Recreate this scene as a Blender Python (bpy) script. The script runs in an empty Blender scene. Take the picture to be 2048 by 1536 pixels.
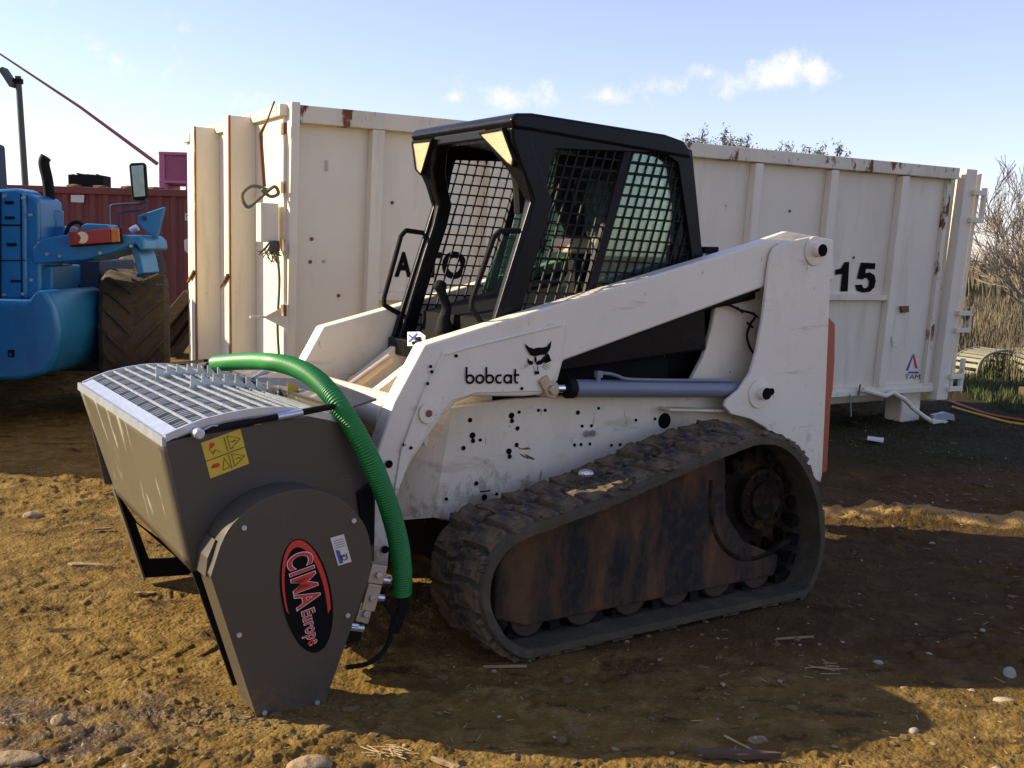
import bpy, bmesh, math, random
import numpy as np
from mathutils import Vector, Matrix
random.seed(7); np.random.seed(7)
PI = math.pi
sc = bpy.context.scene
col = sc.collection

# ------------------------------------------------------------------ camera
cd = bpy.data.cameras.new('camera'); cam = bpy.data.objects.new('camera', cd); col.objects.link(cam)
cd.sensor_width = 36; cd.sensor_fit = 'HORIZONTAL'; cd.lens = 37.7930
cd.clip_start = 0.05; cd.clip_end = 3000
rot = Matrix([[0.999649, -0.026497, -0.0], [0.003228, 0.12179, -0.992551], [0.0263, 0.992202, 0.121833]])
cam.matrix_world = Matrix.Translation((0, 0, 1.5)) @ rot.to_4x4()
sc.camera = cam

# ------------------------------------------------------------------ sky, sun, exposure
SUN_EL = math.radians(27.0)
SUN_DIR = Vector((-1.0, 0.13, 0)).normalized()          # towards the sun, on the ground
world = bpy.data.worlds.new('World'); sc.world = world; world.use_nodes = True
wn = world.node_tree; wn.nodes.clear()
def wnode(t, **k):
    n = wn.nodes.new(t)
    for a, b in k.items(): setattr(n, a, b)
    return n
wo = wnode('ShaderNodeOutputWorld'); bg = wnode('ShaderNodeBackground'); bg.inputs[1].default_value = 0.09
sky = wnode('ShaderNodeTexSky', sky_type='NISHITA', sun_disc=False)
sky.sun_elevation = SUN_EL; sky.sun_rotation = math.atan2(SUN_DIR.x, SUN_DIR.y)
sky.air_density = 1.0; sky.dust_density = 0.5; sky.ozone_density = 2.0
tc = wnode('ShaderNodeTexCoord')
# small fair-weather clouds: a noise eroded by soft blobs at fixed sky directions
nz = wnode('ShaderNodeTexNoise'); nz.inputs['Scale'].default_value = 30; nz.inputs['Detail'].default_value = 7
nz.inputs['Roughness'].default_value = 0.62
wn.links.new(tc.outputs['Generated'], nz.inputs['Vector'])
acc = None
CLOUDS = [(22.59,100,18),(19.929,100,16.962),(25.262,100,18.729),(29.366,100,18.175),(-0.42,100,15.552),(-3.138,100,15.304),(1.842,100,15.787),(9.542,100,16.119),(12.704,100,16.422),(-24.931,100,14.741),(-35.734,100,20.447)]
CR = [(7.0,2.0,.8),(5.5,1.5,.6),(4.2,2.4,1.0),(7.0,1.2,.5),(6.5,2.0,.9),(5.0,1.4,.7),(4,1.2,.7),(7.0,1.9,.5),(8,1.6,.42),(7.0,1.6,.42),(16,7,.3)]
for (cx_, cy_, cz_), (rw, rh, st) in zip(CLOUDS, CR):
    d = Vector((cx_, cy_, cz_-1.5)); L = d.length; d.normalize()
    sub = wnode('ShaderNodeVectorMath', operation='SUBTRACT'); wn.links.new(tc.outputs['Generated'], sub.inputs[0]); sub.inputs[1].default_value = d
    mul = wnode('ShaderNodeVectorMath', operation='MULTIPLY'); wn.links.new(sub.outputs[0], mul.inputs[0])
    mul.inputs[1].default_value = (100/rw, 100/rw, 100/rh)
    ln = wnode('ShaderNodeVectorMath', operation='LENGTH'); wn.links.new(mul.outputs[0], ln.inputs[0])
    mr = wnode('ShaderNodeMapRange'); mr.interpolation_type = 'SMOOTHSTEP'
    mr.inputs[1].default_value = 1.5; mr.inputs[2].default_value = 0.0; mr.inputs[3].default_value = 0; mr.inputs[4].default_value = st
    wn.links.new(ln.outputs['Value'], mr.inputs[0])
    if acc is None: acc = mr.outputs[0]
    else:
        m = wnode('ShaderNodeMath', operation='MAXIMUM'); wn.links.new(acc, m.inputs[0]); wn.links.new(mr.outputs[0], m.inputs[1]); acc = m.outputs[0]
ad = wnode('ShaderNodeMath', operation='MULTIPLY_ADD'); wn.links.new(nz.outputs['Fac'], ad.inputs[0]); ad.inputs[1].default_value = 2.1
wn.links.new(acc, ad.inputs[2])
cr = wnode('ShaderNodeMapRange'); cr.interpolation_type = 'SMOOTHSTEP'
wn.links.new(ad.outputs[0], cr.inputs[0]); cr.inputs[1].default_value = 1.42; cr.inputs[2].default_value = 2.15; cr.inputs[4].default_value = 0.9
gt = wnode('ShaderNodeMath', operation='MULTIPLY'); wn.links.new(cr.outputs[0], gt.inputs[0])
g2 = wnode('ShaderNodeMapRange'); wn.links.new(acc, g2.inputs[0]); g2.inputs[1].default_value = 0.0; g2.inputs[2].default_value = 0.3
wn.links.new(g2.outputs[0], gt.inputs[1])
mixc = wnode('ShaderNodeMix', data_type='RGBA'); wn.links.new(gt.outputs[0], mixc.inputs[0])
tint = wnode('ShaderNodeMix', data_type='RGBA', blend_type='MULTIPLY'); tint.inputs[0].default_value = 1
wn.links.new(sky.outputs[0], tint.inputs[6]); tint.inputs[7].default_value = (1.0, 0.93, 1.06, 1)
hz = wnode('ShaderNodeMix', data_type='RGBA', blend_type='ADD'); hz.inputs[0].default_value = 1
wn.links.new(tint.outputs[2], hz.inputs[6]); hz.inputs[7].default_value = (0.80, 0.64, 0.92, 1)      # thin veil of high haze
wn.links.new(hz.outputs[2], mixc.inputs[6]); mixc.inputs[7].default_value = (6.4, 6.0, 6.6, 1)
wn.links.new(mixc.outputs[2], bg.inputs[0]); wn.links.new(bg.outputs[0], wo.inputs[0])

sl = bpy.data.lights.new('sun', 'SUN'); sl.energy = 5.0; sl.angle = math.radians(0.53); sl.color = (1.0, 0.85, 0.56)
so = bpy.data.objects.new('sun', sl); col.objects.link(so)
sd = Vector((SUN_DIR.x*math.cos(SUN_EL), SUN_DIR.y*math.cos(SUN_EL), math.sin(SUN_EL)))
so.rotation_euler = sd.to_track_quat('Z', 'Y').to_euler(); so.location = sd*30
sc.view_settings.view_transform = 'Standard'; sc.view_settings.look = 'None'
sc.view_settings.exposure = 1.08; sc.view_settings.gamma = 1; sc.view_settings.use_curve_mapping = False

# ------------------------------------------------------------------ materials
def nodes(m): return m.node_tree.nodes, m.node_tree.links
def mat(name, c, rough=.6, metal=0, var=.12, vscale=3, bump=0, bscale=60, layers=(), spec=.5, stretch=(1,1,1), rvar=0, splash=None, buckle=0):
    """principled paint or stone: base colour with noise variation, then layers (colour, scale, lo, hi, stretch, rough)"""
    m = bpy.data.materials.new(name); m.use_nodes = True; N, L = nodes(m)
    b = N['Principled BSDF']; b.inputs['Roughness'].default_value = rough; b.inputs['Metallic'].default_value = metal
    b.inputs['Specular IOR Level'].default_value = spec
    t = N.new('ShaderNodeTexCoord')
    def noise(scale, st=(1,1,1), det=6, ro=.6, off=0):
        mp = N.new('ShaderNodeMapping'); mp.inputs['Scale'].default_value = st; mp.inputs['Location'].default_value = (off, off*.7, off*.3)
        L.new(t.outputs['Object'], mp.inputs[0])
        n = N.new('ShaderNodeTexNoise'); n.inputs['Scale'].default_value = scale; n.inputs['Detail'].default_value = det; n.inputs['Roughness'].default_value = ro
        L.new(mp.outputs[0], n.inputs['Vector']); return n.outputs['Fac']
    n0 = noise(vscale, stretch)
    mx = N.new('ShaderNodeMix'); mx.data_type = 'RGBA'
    L.new(n0, mx.inputs[0])
    mx.inputs[6].default_value = tuple(v*(1-var*1.6) for v in c)+(1,); mx.inputs[7].default_value = tuple(min(1, v*(1+var*1.6)) for v in c)+(1,)
    cur = mx.outputs[2]; rcur = None
    for i, ly in enumerate(layers):
        lc, ls, lo, hi = ly[:4]; st = ly[4] if len(ly) > 4 else (1,1,1); lr = ly[5] if len(ly) > 5 else .85
        f = noise(ls, st, 8, .65, 3.1*(i+1))
        r = N.new('ShaderNodeMapRange'); L.new(f, r.inputs[0]); r.inputs[1].default_value = lo; r.inputs[2].default_value = hi
        if len(ly) > 6: r.inputs[4].default_value = ly[6]
        x = N.new('ShaderNodeMix'); x.data_type = 'RGBA'; L.new(r.outputs[0], x.inputs[0]); L.new(cur, x.inputs[6]); x.inputs[7].default_value = tuple(lc)+(1,)
        cur = x.outputs[2]
        y = N.new('ShaderNodeMix'); y.data_type = 'FLOAT'; L.new(r.outputs[0], y.inputs[0])
        if rcur is None: y.inputs[2].default_value = rough
        else: L.new(rcur, y.inputs[2])
        y.inputs[3].default_value = lr; rcur = y.outputs[0]
    if splash:                       # mud thrown up from below: (height fully muddy, height clean, colour)
        sx = N.new('ShaderNodeSeparateXYZ'); L.new(t.outputs['Object'], sx.inputs[0])
        h = N.new('ShaderNodeMapRange'); L.new(sx.outputs[2], h.inputs[0]); h.inputs[1].default_value = splash[1]; h.inputs[2].default_value = splash[0]; h.inputs[3].default_value = -.32; h.inputs[4].default_value = .12
        f = noise(11, (1,1,.8), 9, .72, 4.4); q = N.new('ShaderNodeMath'); q.operation = 'ADD'; L.new(f, q.inputs[0]); L.new(h.outputs[0], q.inputs[1])
        r = N.new('ShaderNodeMapRange'); L.new(q.outputs[0], r.inputs[0]); r.inputs[1].default_value = .50; r.inputs[2].default_value = .62; r.inputs[4].default_value = .7
        x = N.new('ShaderNodeMix'); x.data_type = 'RGBA'; L.new(r.outputs[0], x.inputs[0]); L.new(cur, x.inputs[6]); x.inputs[7].default_value = tuple(splash[2])+(1,); cur = x.outputs[2]
    L.new(cur, b.inputs['Base Color'])
    if rcur is not None: L.new(rcur, b.inputs['Roughness'])
    elif rvar:
        f = noise(vscale*4, (1,1,1), 5, .6, 9); r = N.new('ShaderNodeMapRange'); L.new(f, r.inputs[0]); r.inputs[1].default_value=.3; r.inputs[2].default_value=.7
        r.inputs[3].default_value = rough-rvar; r.inputs[4].default_value = rough+rvar; L.new(r.outputs[0], b.inputs['Roughness'])
    if bump:
        f = noise(bscale, (1,1,1), 6, .6, 5); bp = N.new('ShaderNodeBump'); bp.inputs['Strength'].default_value = bump; bp.inputs['Distance'].default_value = .01
        L.new(f, bp.inputs['Height']); L.new(bp.outputs[0], b.inputs['Normal'])
        if buckle:
            f = noise(1.6, (1,1,.7), 2, .4, 8); b2 = N.new('ShaderNodeBump'); b2.inputs['Strength'].default_value = buckle; b2.inputs['Distance'].default_value = .12
            L.new(f, b2.inputs['Height']); L.new(b2.outputs[0], bp.inputs['Normal'])
    return m
RUST = (.16, .055, .02); MUD = (.16, .095, .04); GREASE = (.02, .016, .012)
M = {}
M['white'] = mat('white_paint', (.71, .645, .51), .42, var=.05, vscale=2.5, bump=.06, bscale=90, buckle=.12, splash=(.1,1.5,(.30,.22,.12)), layers=[((.30,.22,.13), 7, .60, .66, (.35,1,2.2), .8, .35), ((.22,.12,.06), 34, .66, .69, (1,1,.25), .9, .7), ((.42,.34,.2), 5, .52, .85, (1,1,.5), .7, .45), (MUD, 40, .70, .78, (1,1,1), .9, .8), (RUST, 26, .73, .76, (1,1,1), .9)])
M['body'] = mat('body_paint', (.69, .61, .455), .5, var=.06, vscale=2, bump=.08, bscale=90, buckle=.2, splash=(.35,1.1,(.27,.19,.10)), layers=[((.28,.20,.11), 6, .58, .66, (.4,1,2.0), .8, .35), ((.22,.12,.06), 30, .64, .67, (1,1,.2), .9, .7), ((.36,.28,.15), 3, .46, .85, (1,1,.35), .7, .55), (MUD, 30, .66, .75, (1,1,1), .9, .8), (RUST, 20, .72, .75, (1,1,.5), .9)])
M['cream'] = mat('container_paint', (.70, .635, .49), .6, var=.06, vscale=1.2, bump=.08, bscale=40, buckle=.35, layers=[((.36,.25,.13), 5, .57, .70, (1,1,.10), .85, .40), (RUST, 4.2, .69, .72, (1,1,.35), .95, .85), ((.45,.38,.26), 2.2, .5, .9, (1,1,.22), .8, .5), (RUST, 9, .70, .735, (1,1,.6), .95), ((.25,.16,.09), 55, .73, .76, (1,1,1), .95, .7)])
M['creamrust'] = mat('container_rusty_rim', (.66, .60, .46), .65, var=.08, vscale=1.5, bump=.15, bscale=40, layers=[((.40,.30,.18), 4, .5, .8, (1,1,.5), .8, .5), (RUST, 6.5, .555, .60, (1,1,.4), .95), ((.3,.14,.06), 24, .62, .68, (1,1,.4), .95, .8)])
M['rustedge'] = mat('rusted_steel', (.17, .075, .035), .9, var=.3, vscale=9, bump=.3, bscale=60, layers=[((.5,.42,.3), 7, .56, .62, (1,1,.3), .7)])
M['cab'] = mat('black_cab_paint', (.006, .006, .007), .26, spec=.12, var=.3, vscale=6, bump=.04, bscale=80, layers=[((.022,.018,.013), 9, .5, .9, (1,1,1), .6, .35)])
M['mesh'] = mat('black_guard_steel', (.012, .011, .011), .5, spec=.12, var=.2)
M['dark'] = mat('dark_interior', (.009, .0085, .008), .75, spec=.12, var=.4, vscale=8, bump=.2, layers=[(MUD, 12, .62, .75, (1,1,1), .9, .5)])
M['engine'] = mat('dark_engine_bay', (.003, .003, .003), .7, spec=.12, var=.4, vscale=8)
M['rubber'] = mat('black_rubber', (.010, .010, .009), .75, spec=.12, var=.3, vscale=12, bump=.2, bscale=80)
M['track'] = mat('muddy_rubber_track', (.05, .042, .032), .8, var=.3, vscale=8, bump=.6, bscale=45, layers=[((.085,.056,.032), 6, .40, .62, (1,1,1), .95), ((.14,.10,.06), 22, .52, .70, (1,1,1), .95, .8)])
M['trackside'] = mat('worn_track_side', (.050, .041, .021), .85, var=.3, vscale=5, bump=.6, bscale=50, layers=[((.09,.068,.042), 9, .5, .64, (1,1,1), .95, .85)])
M['block'] = mat('muddy_tread_block', (.105, .072, .034), .9, var=.35, vscale=7, bump=.9, bscale=55, layers=[((.016,.015,.015), 3.2, .50, .545, (1,1,1), .6), ((.20,.15,.085), 22, .50, .66, (1,1,1), .95, .8), ((.30,.25,.18), 60, .62, .70, (1,1,1), .95, .7)])
M['frameyel'] = mat('muddy_track_frame', (.088, .038, .009), .85, var=.25, vscale=5, bump=.3, layers=[((.007,.006,.005), 3.0, .40, .54, (1.5,1,.45), .9), ((.05,.028,.010), 20, .5, .65, (1,1,1), .95, .8), ((.03,.02,.01), 16, .55, .7, (1,1,.4), .9, .8)])
M['roller'] = mat('muddy_roller', (.034, .020, .008), .8, var=.3, vscale=9, bump=.3)
M['hubmud'] = mat('black_muddy_hub', (.012, .009, .006), .9, var=.4, vscale=9, bump=.5, bscale=30, spec=.1, layers=[((.05,.032,.012), 9, .5, .66, (1,1,1), .95)])
M['grey'] = mat('grey_hopper_paint', (.060, .052, .038), .36, var=.07, vscale=3, bump=.05, bscale=50, buckle=.12, layers=[((.14,.12,.085), 5, .56, .80, (1,1,.5), .7, .30), ((.20,.18,.14), 16, .70, .73, (.25,1,2.2), .6, .6), ((.13,.10,.06), 50, .68, .72, (1,1,1), .9, .6)], splash=(-.1,.35,(.13,.085,.035)))
M['greyfront'] = mat('scuffed_hopper_paint', (.10, .088, .060), .36, var=.08, vscale=3, bump=.05, layers=[((.36,.34,.28), 7, .59, .65, (.5,1.6,.45), .5, .8), ((.30,.28,.22), 22, .66, .70, (1,3,.3), .5, .8), ((.33,.25,.14), 18, .68, .73, (1,1,.3), .9, .7)])
M['galv'] = mat('galvanised_steel', (.50, .53, .57), .38, metal=.75, var=.12, vscale=20, rvar=.1)
M['galvd'] = mat('weathered_galvanised_bar', (.33, .36, .40), .45, metal=.6, var=.2, vscale=14)
M['steel'] = mat('machined_steel', (.45, .44, .42), .3, metal=.9, var=.1, vscale=20)
M['chrome'] = mat('polished_rod', (.65, .65, .66), .12, metal=1, var=.05)
M['cyl'] = mat('grey_cylinder_paint', (.16, .18, .22), .42, var=.08, vscale=5, layers=[((.1,.09,.08), 9, .6, .8, (1,1,1), .7, .5)])
M['brass'] = mat('zinc_yellow_steel', (.44, .34, .24), .45, metal=.35, var=.2, vscale=18)
M['green'] = mat('green_hose_plastic', (.003, .16, .024), .45, var=.15, vscale=5, layers=[((.03,.20,.06), 12, .56, .8, (1,1,1), .6, .4), ((.10,.12,.05), 20, .62, .75, (1,1,1), .8, .4)])
M['black'] = mat('black_print', (.008, .007, .006), .8, spec=.05, var=.1)
M['hole'] = mat('black_hole', (.004, .004, .004), .9, spec=.12, var=.1)
M['orange'] = mat('orange_red_paint', (.36, .075, .022), .5, var=.1, vscale=4, layers=[((.12,.06,.03), 8, .6, .75, (1,1,.4), .8, .7)])
M['yellow'] = mat('yellow_sticker', (.58, .40, .03), .5, var=.08, vscale=12, layers=[((.25,.2,.08), 30, .62, .72, (1,1,1), .8, .6)])
M['red'] = mat('red_print', (.52, .03, .025), .4, var=.05)
M['whitep'] = mat('white_print', (.72, .70, .68), .45, var=.04)
M['bluep'] = mat('blue_print', (.03, .07, .28), .45, var=.04)
M['paper'] = mat('pale_label', (.58, .52, .46), .5, var=.08, vscale=25)
M['lens'] = mat('ribbed_lamp_lens', (.62, .52, .33), .25, var=.12, vscale=30, bump=.25, bscale=120)
M['blue'] = mat('blue_telehandler_paint', (.010, .14, .33), .36, var=.10, vscale=2.5, bump=.04, layers=[((.012,.06,.15), 5, .54, .78, (1,1,.5), .6, .6), ((.45,.42,.32), 10, .72, .735, (1,1,1), .8), ((.1,.07,.04), 14, .64, .78, (1,1,1), .9, .5)])
M['bluedk'] = mat('dark_blue_chassis', (.008, .022, .06), .6, var=.3, vscale=5)
M['tyre'] = mat('muddy_tyre', (.062, .042, .019), .9, var=.3, vscale=7, bump=.5, bscale=35, layers=[((.03,.025,.02), 5, .5, .65, (1,1,1), .9), ((.15,.105,.05), 20, .6, .75, (1,1,1), .95, .7)])
M['lampred'] = mat('red_lamp_lens', (.25, .010, .008), .25, var=.1, vscale=30)
M['lampamb'] = mat('amber_lamp_lens', (.40, .11, .010), .25, var=.1, vscale=30)
M['redbox'] = mat('red_container_paint', (.16, .034, .026), .65, var=.15, vscale=1.5, bump=.1, bscale=20, layers=[((.09,.03,.02), 1.8, .52, .75, (1,1,.3), .85, .7)])
M['pink'] = mat('pink_plastic', (.42, .12, .20), .5, var=.1, vscale=3, layers=[((.25,.1,.12), 5, .55, .8, (1,1,1), .7, .5)])
M['wood'] = mat('weathered_wood', (.26, .18, .09), .85, var=.3, vscale=5, bump=.4, bscale=40, stretch=(1,6,6))
M['wooddk'] = mat('dark_wet_wood', (.07, .045, .025), .85, var=.3, vscale=5, bump=.4, bscale=40, stretch=(1,6,6))
M['rock'] = mat('river_stone', (.26, .19, .11), .9, var=.3, vscale=14, bump=1.0, bscale=45, layers=[((.13,.08,.03), 16, .48, .6, (1,1,1), .95), ((.34,.28,.19), 40, .6, .7, (1,1,1), .9)])
M['polem'] = mat('dull_grey_pole', (.07, .075, .07), .7, var=.2)
M['rockw'] = mat('pale_stone', (.27, .24, .18), .8, var=.2, vscale=20, bump=.3, bscale=60)
M['clod'] = mat('dry_mud_clod', (.13, .080, .024), .95, var=.25, vscale=14, bump=.8, bscale=70)
M['straw'] = mat('dry_straw', (.38, .28, .14), .85, var=.2, vscale=20)
M['bark'] = mat('grey_bark', (.16, .12, .09), .9, var=.3, vscale=8, bump=.5)
M['twig'] = mat('pale_twig', (.20, .165, .13), .9, var=.2, vscale=4)
M['leaf'] = mat('olive_leaf', (.085, .080, .042), .7, var=.4, vscale=4)
M['grass'] = mat('green_grass', (.055, .070, .018), .8, var=.35, vscale=2)
M['reed'] = mat('dry_reed', (.115, .093, .058), .9, var=.35, vscale=.7, layers=[((.10,.10,.04), 1.2, .5, .7)])
M['plast'] = mat('weathered_white_plastic', (.19, .18, .13), .6, var=.15, vscale=6)
M['rope'] = mat('grey_green_rope', (.17, .15, .09), .9, var=.3, vscale=40, bump=.6, bscale=150)
M['redrope'] = mat('faded_red_rope', (.30, .09, .075), .8, var=.15, vscale=3)
M['seat'] = mat('black_vinyl', (.015, .015, .016), .5, var=.2, vscale=6, bump=.1)
M['silver'] = mat('crinkled_silver_bag', (.75, .75, .76), .25, metal=.8, var=.1, vscale=10, bump=1.0, bscale=25)
def glass(name, tintc, gloss=.12, rough=.02):
    m = bpy.data.materials.new(name); m.use_nodes = True; N, L = nodes(m); N.clear()
    o = N.new('ShaderNodeOutputMaterial'); tr = N.new('ShaderNodeBsdfTransparent'); tr.inputs[0].default_value = tintc+(1,)
    gl = N.new('ShaderNodeBsdfGlossy'); gl.inputs['Roughness'].default_value = rough; gl.inputs['Color'].default_value = (.9,.95,.92,1)
    df = N.new('ShaderNodeBsdfDiffuse'); df.inputs[0].default_value = (.30,.40,.34,1)
    fr = N.new('ShaderNodeFresnel'); fr.inputs[0].default_value = 1.5
    ad_ = N.new('ShaderNodeMath'); ad_.operation = 'ADD'; ad_.inputs[1].default_value = gloss*.3; L.new(fr.outputs[0], ad_.inputs[0])
    t = N.new('ShaderNodeTexCoord'); n = N.new('ShaderNodeTexNoise'); n.inputs['Scale'].default_value = 6; n.inputs['Detail'].default_value = 6; L.new(t.outputs['Object'], n.inputs['Vector'])
    r = N.new('ShaderNodeMapRange'); L.new(n.outputs['Fac'], r.inputs[0]); r.inputs[1].default_value=.3; r.inputs[2].default_value=.8; r.inputs[3].default_value=.06; r.inputs[4].default_value = .34
    m1 = N.new('ShaderNodeMixShader'); L.new(r.outputs[0], m1.inputs[0]); L.new(tr.outputs[0], m1.inputs[1]); L.new(df.outputs[0], m1.inputs[2])
    m2 = N.new('ShaderNodeMixShader'); L.new(ad_.outputs[0], m2.inputs[0]); L.new(m1.outputs[0], m2.inputs[1]); L.new(gl.outputs[0], m2.inputs[2])
    L.new(m2.outputs[0], o.inputs[0]); return m
M['glass'] = glass('green_tinted_glass', (.50, .72, .60))
M['mirror'] = mat('dusty_mirror', (.20, .26, .24), .18, metal=.7, var=.3, vscale=9)

# ------------------------------------------------------------------ mesh building
class MB:
    def __init__(s): s.v = []; s.f = []; s.mi = []; s.cur = 0
    def add(s, vs, fs):
        o = len(s.v); s.v += [tuple(p) for p in vs]
        for q in fs: s.f.append(tuple(i+o for i in q)); s.mi.append(s.cur)
    def box(s, a, b):
        (x0,y0,z0),(x1,y1,z1) = a, b
        s.add([(x0,y0,z0),(x1,y0,z0),(x1,y1,z0),(x0,y1,z0),(x0,y0,z1),(x1,y0,z1),(x1,y1,z1),(x0,y1,z1)],
              [(0,3,2,1),(4,5,6,7),(0,1,5,4),(1,2,6,5),(2,3,7,6),(3,0,4,7)]); return s
    def obox(s, c, ax, ay, az):
        c = Vector(c); ax, ay, az = Vector(ax), Vector(ay), Vector(az)
        vs = [c+ax*i+ay*j+az*k for k in (-1,1) for i, j in ((-1,-1),(1,-1),(1,1),(-1,1))]
        s.add(vs, [(0,3,2,1),(4,5,6,7),(0,1,5,4),(1,2,6,5),(2,3,7,6),(3,0,4,7)]); return s
    def bar(s, p, q, w, h, up=(0,0,1)):
        p, q = Vector(p), Vector(q); d = (q-p); L = d.length
        if L < 1e-6: return s
        d.normalize(); side = d.cross(Vector(up))
        if side.length < 1e-4: side = d.cross(Vector((1,0,0)))
        side.normalize(); u = side.cross(d)
        return s.obox((p+q)/2, d*L/2, side*w/2, u*h/2)
    def prism(s, poly, fn, t0, t1):
        n = len(poly); vs = [fn(p, t0) for p in poly]+[fn(p, t1) for p in poly]
        s.add(vs, [tuple(range(n))[::-1], tuple(range(n, 2*n))]+[(i,(i+1)%n,(i+1)%n+n,i+n) for i in range(n)]); return s
    def ring(s, outer, inner, fn, t0, t1):
        n = len(outer); vs = [fn(p, t) for t in (t0, t1) for P in (outer, inner) for p in P]
        fs = []
        for i in range(n):
            j = (i+1) % n
            fs += [(i,j,j+n,i+n),(i+2*n,i+3*n,j+3*n,j+2*n),(i,i+2*n,j+2*n,j),(i+n,j+n,j+3*n,i+3*n)]
        s.add(vs, fs); return s
    def tube(s, path, r, n=8, caps=True, ribs=None):
        P = [Vector(p) for p in path]; m = len(P); rings = []
        t0 = (P[1]-P[0]).normalized(); ref = Vector((0,0,1)) if abs(t0.z) < .9 else Vector((1,0,0))
        u = t0.cross(ref).normalized()
        for i in range(m):
            t = ((P[min(i+1,m-1)]-P[max(i-1,0)])).normalized()
            u = (u-t*u.dot(t)).normalized(); w = t.cross(u)
            rr = r[i] if isinstance(r, (list, tuple)) else r
            rings.append([P[i]+(u*math.cos(2*PI*k/n)+w*math.sin(2*PI*k/n))*rr for k in range(n)])
        vs = [p for R_ in rings for p in R_]; fs = []
        for i in range(m-1):
            for k in range(n): fs.append((i*n+k, i*n+(k+1)%n, (i+1)*n+(k+1)%n, (i+1)*n+k))
        if caps: fs += [tuple(range(n))[::-1], tuple(range((m-1)*n, m*n))]
        s.add(vs, fs); return s
    def cyl(s, p, q, r, n=20, r2=None): return s.tube([p, q], [r, r if r2 is None else r2], n)
    def disc(s, c, nrm, r, h=.002, n=14):
        c = Vector(c); nrm = Vector(nrm).normalized(); return s.cyl(c-nrm*h, c+nrm*h, r, n)
    def blob(s, c, r, seed=0, sub=1, rough=.25, flat=(1,1,1)):
        bm = bmesh.new(); bmesh.ops.create_icosphere(bm, subdivisions=sub, radius=1)
        rnd = random.Random(seed); c = Vector(c)
        ax = [Vector((rnd.gauss(0,1), rnd.gauss(0,1), rnd.gauss(0,1))).normalized() for _ in range(7)]; am = [rnd.uniform(-1,1) for _ in ax]
        vs = []
        for v in bm.verts:
            k = 1+rough*sum(a*max(0, v.co.dot(x)-.3) for a, x in zip(am, ax))
            vs.append(c+Vector((v.co.x*r*k*flat[0], v.co.y*r*k*flat[1], v.co.z*r*k*flat[2])))
        s.add(vs, [tuple(v.index for v in f.verts) for f in bm.faces]); bm.free(); return s
    def mesh(s, name):
        me = bpy.data.meshes.new(name); me.from_pydata(s.v, [], s.f); return me
    def build(s, name, m, parent=None, bevel=0, smooth=False, loc=None, rot=None, seg=2, ang=30, recalc=True):
        me = s.mesh(name)
        mats = m if isinstance(m, (list, tuple)) else [m]
        for x in mats: me.materials.append(M[x])
        if len(mats) > 1: me.polygons.foreach_set('material_index', s.mi)
        if recalc:
            bm = bmesh.new(); bm.from_mesh(me); bmesh.ops.recalc_face_normals(bm, faces=bm.faces); bm.to_mesh(me); bm.free()
        o = bpy.data.objects.new(name, me); col.objects.link(o)
        if parent: o.parent = parent
        if loc: o.location = loc
        if rot: o.rotation_euler = rot
        if smooth:
            me.polygons.foreach_set('use_smooth', [True]*len(me.polygons)); 
            me.set_sharp_from_angle(angle=math.radians(35))
        if bevel:
            b = o.modifiers.new('bevel', 'BEVEL'); b.width = bevel; b.segments = seg; b.limit_method = 'ANGLE'; b.angle_limit = math.radians(ang)
            me.polygons.foreach_set('use_smooth', [True]*len(me.polygons)); b.harden_normals = True
        return o
def thing(name, label, cat, loc=(0,0,0), rotz=0, group=None):
    o = bpy.data.objects.new(name, None); col.objects.link(o); o.location = loc; o.rotation_euler = (0,0,rotz); o.empty_display_size = .1
    return tag(o, label, cat, group)
def tag(o, label, cat=None, group=None, kind=None):
    o['label'] = label
    if cat: o['category'] = cat
    if group: o['group'] = group
    if kind: o['kind'] = kind
    return o
def PB(p, t): return (p[0], t, p[1])      # (along, up) outline, thickness across
def PA(p, t): return (t, p[0], p[1])      # (across, up) outline, thickness along
def PZ(p, t): return (p[0], p[1], t)
def PBs(z0, k):                            # same, but leaning
    return lambda p, t: (p[0], t+(z0-p[1])*k, p[1])
def smoothpath(pts, n=8, closed=False):
    P = [Vector(p) for p in pts]; m = len(P); out = []
    rng = range(m) if closed else range(m-1)
    for i in rng:
        g = (lambda k: P[k % m]) if closed else (lambda k: P[min(max(k,0),m-1)])
        p0, p1, p2, p3 = g(i-1), g(i), g(i+1), g(i+2)
        for j in range(n):
            t = j/n; out.append(.5*((2*p1)+(-p0+p2)*t+(2*p0-5*p1+4*p2-p3)*t*t+(-p0+3*p1-3*p2+p3)*t*t*t))
    if not closed: out.append(P[-1])
    return out
def text_mesh(s, size=1, offset=0, shear=0, space=1):
    cu = bpy.data.curves.new('tmp', 'FONT'); cu.body = s; cu.size = size; cu.offset = offset; cu.shear = shear; cu.space_character = space
    ob = bpy.data.objects.new('tmp', cu); col.objects.link(ob); bpy.context.view_layer.update()
    me = bpy.data.meshes.new_from_object(ob.evaluated_get(bpy.context.evaluated_depsgraph_get()))
    bpy.data.objects.remove(ob); V = [tuple(v.co) for v in me.vertices]; F_ = [tuple(p.vertices) for p in me.polygons]; bpy.data.meshes.remove(me)
    return V, F_
def text_on(mb, s, o, u, v, nrm, size, offset=0, h=.0012, wid=None, shear=0, space=1):
    """lettering lying on a surface: origin o, baseline direction u, up v; a thin print, stretched to width wid"""
    V, F_ = text_mesh(s, size, offset, shear, space); x0 = min(p[0] for p in V); x1 = max(p[0] for p in V)
    k = wid/(x1-x0) if wid else 1
    o, u, v, nrm = Vector(o), Vector(u).normalized(), Vector(v).normalized(), Vector(nrm).normalized()
    mb.add([o+u*(p[0]-x0)*k+v*p[1]+nrm*h for p in V], F_)
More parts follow.
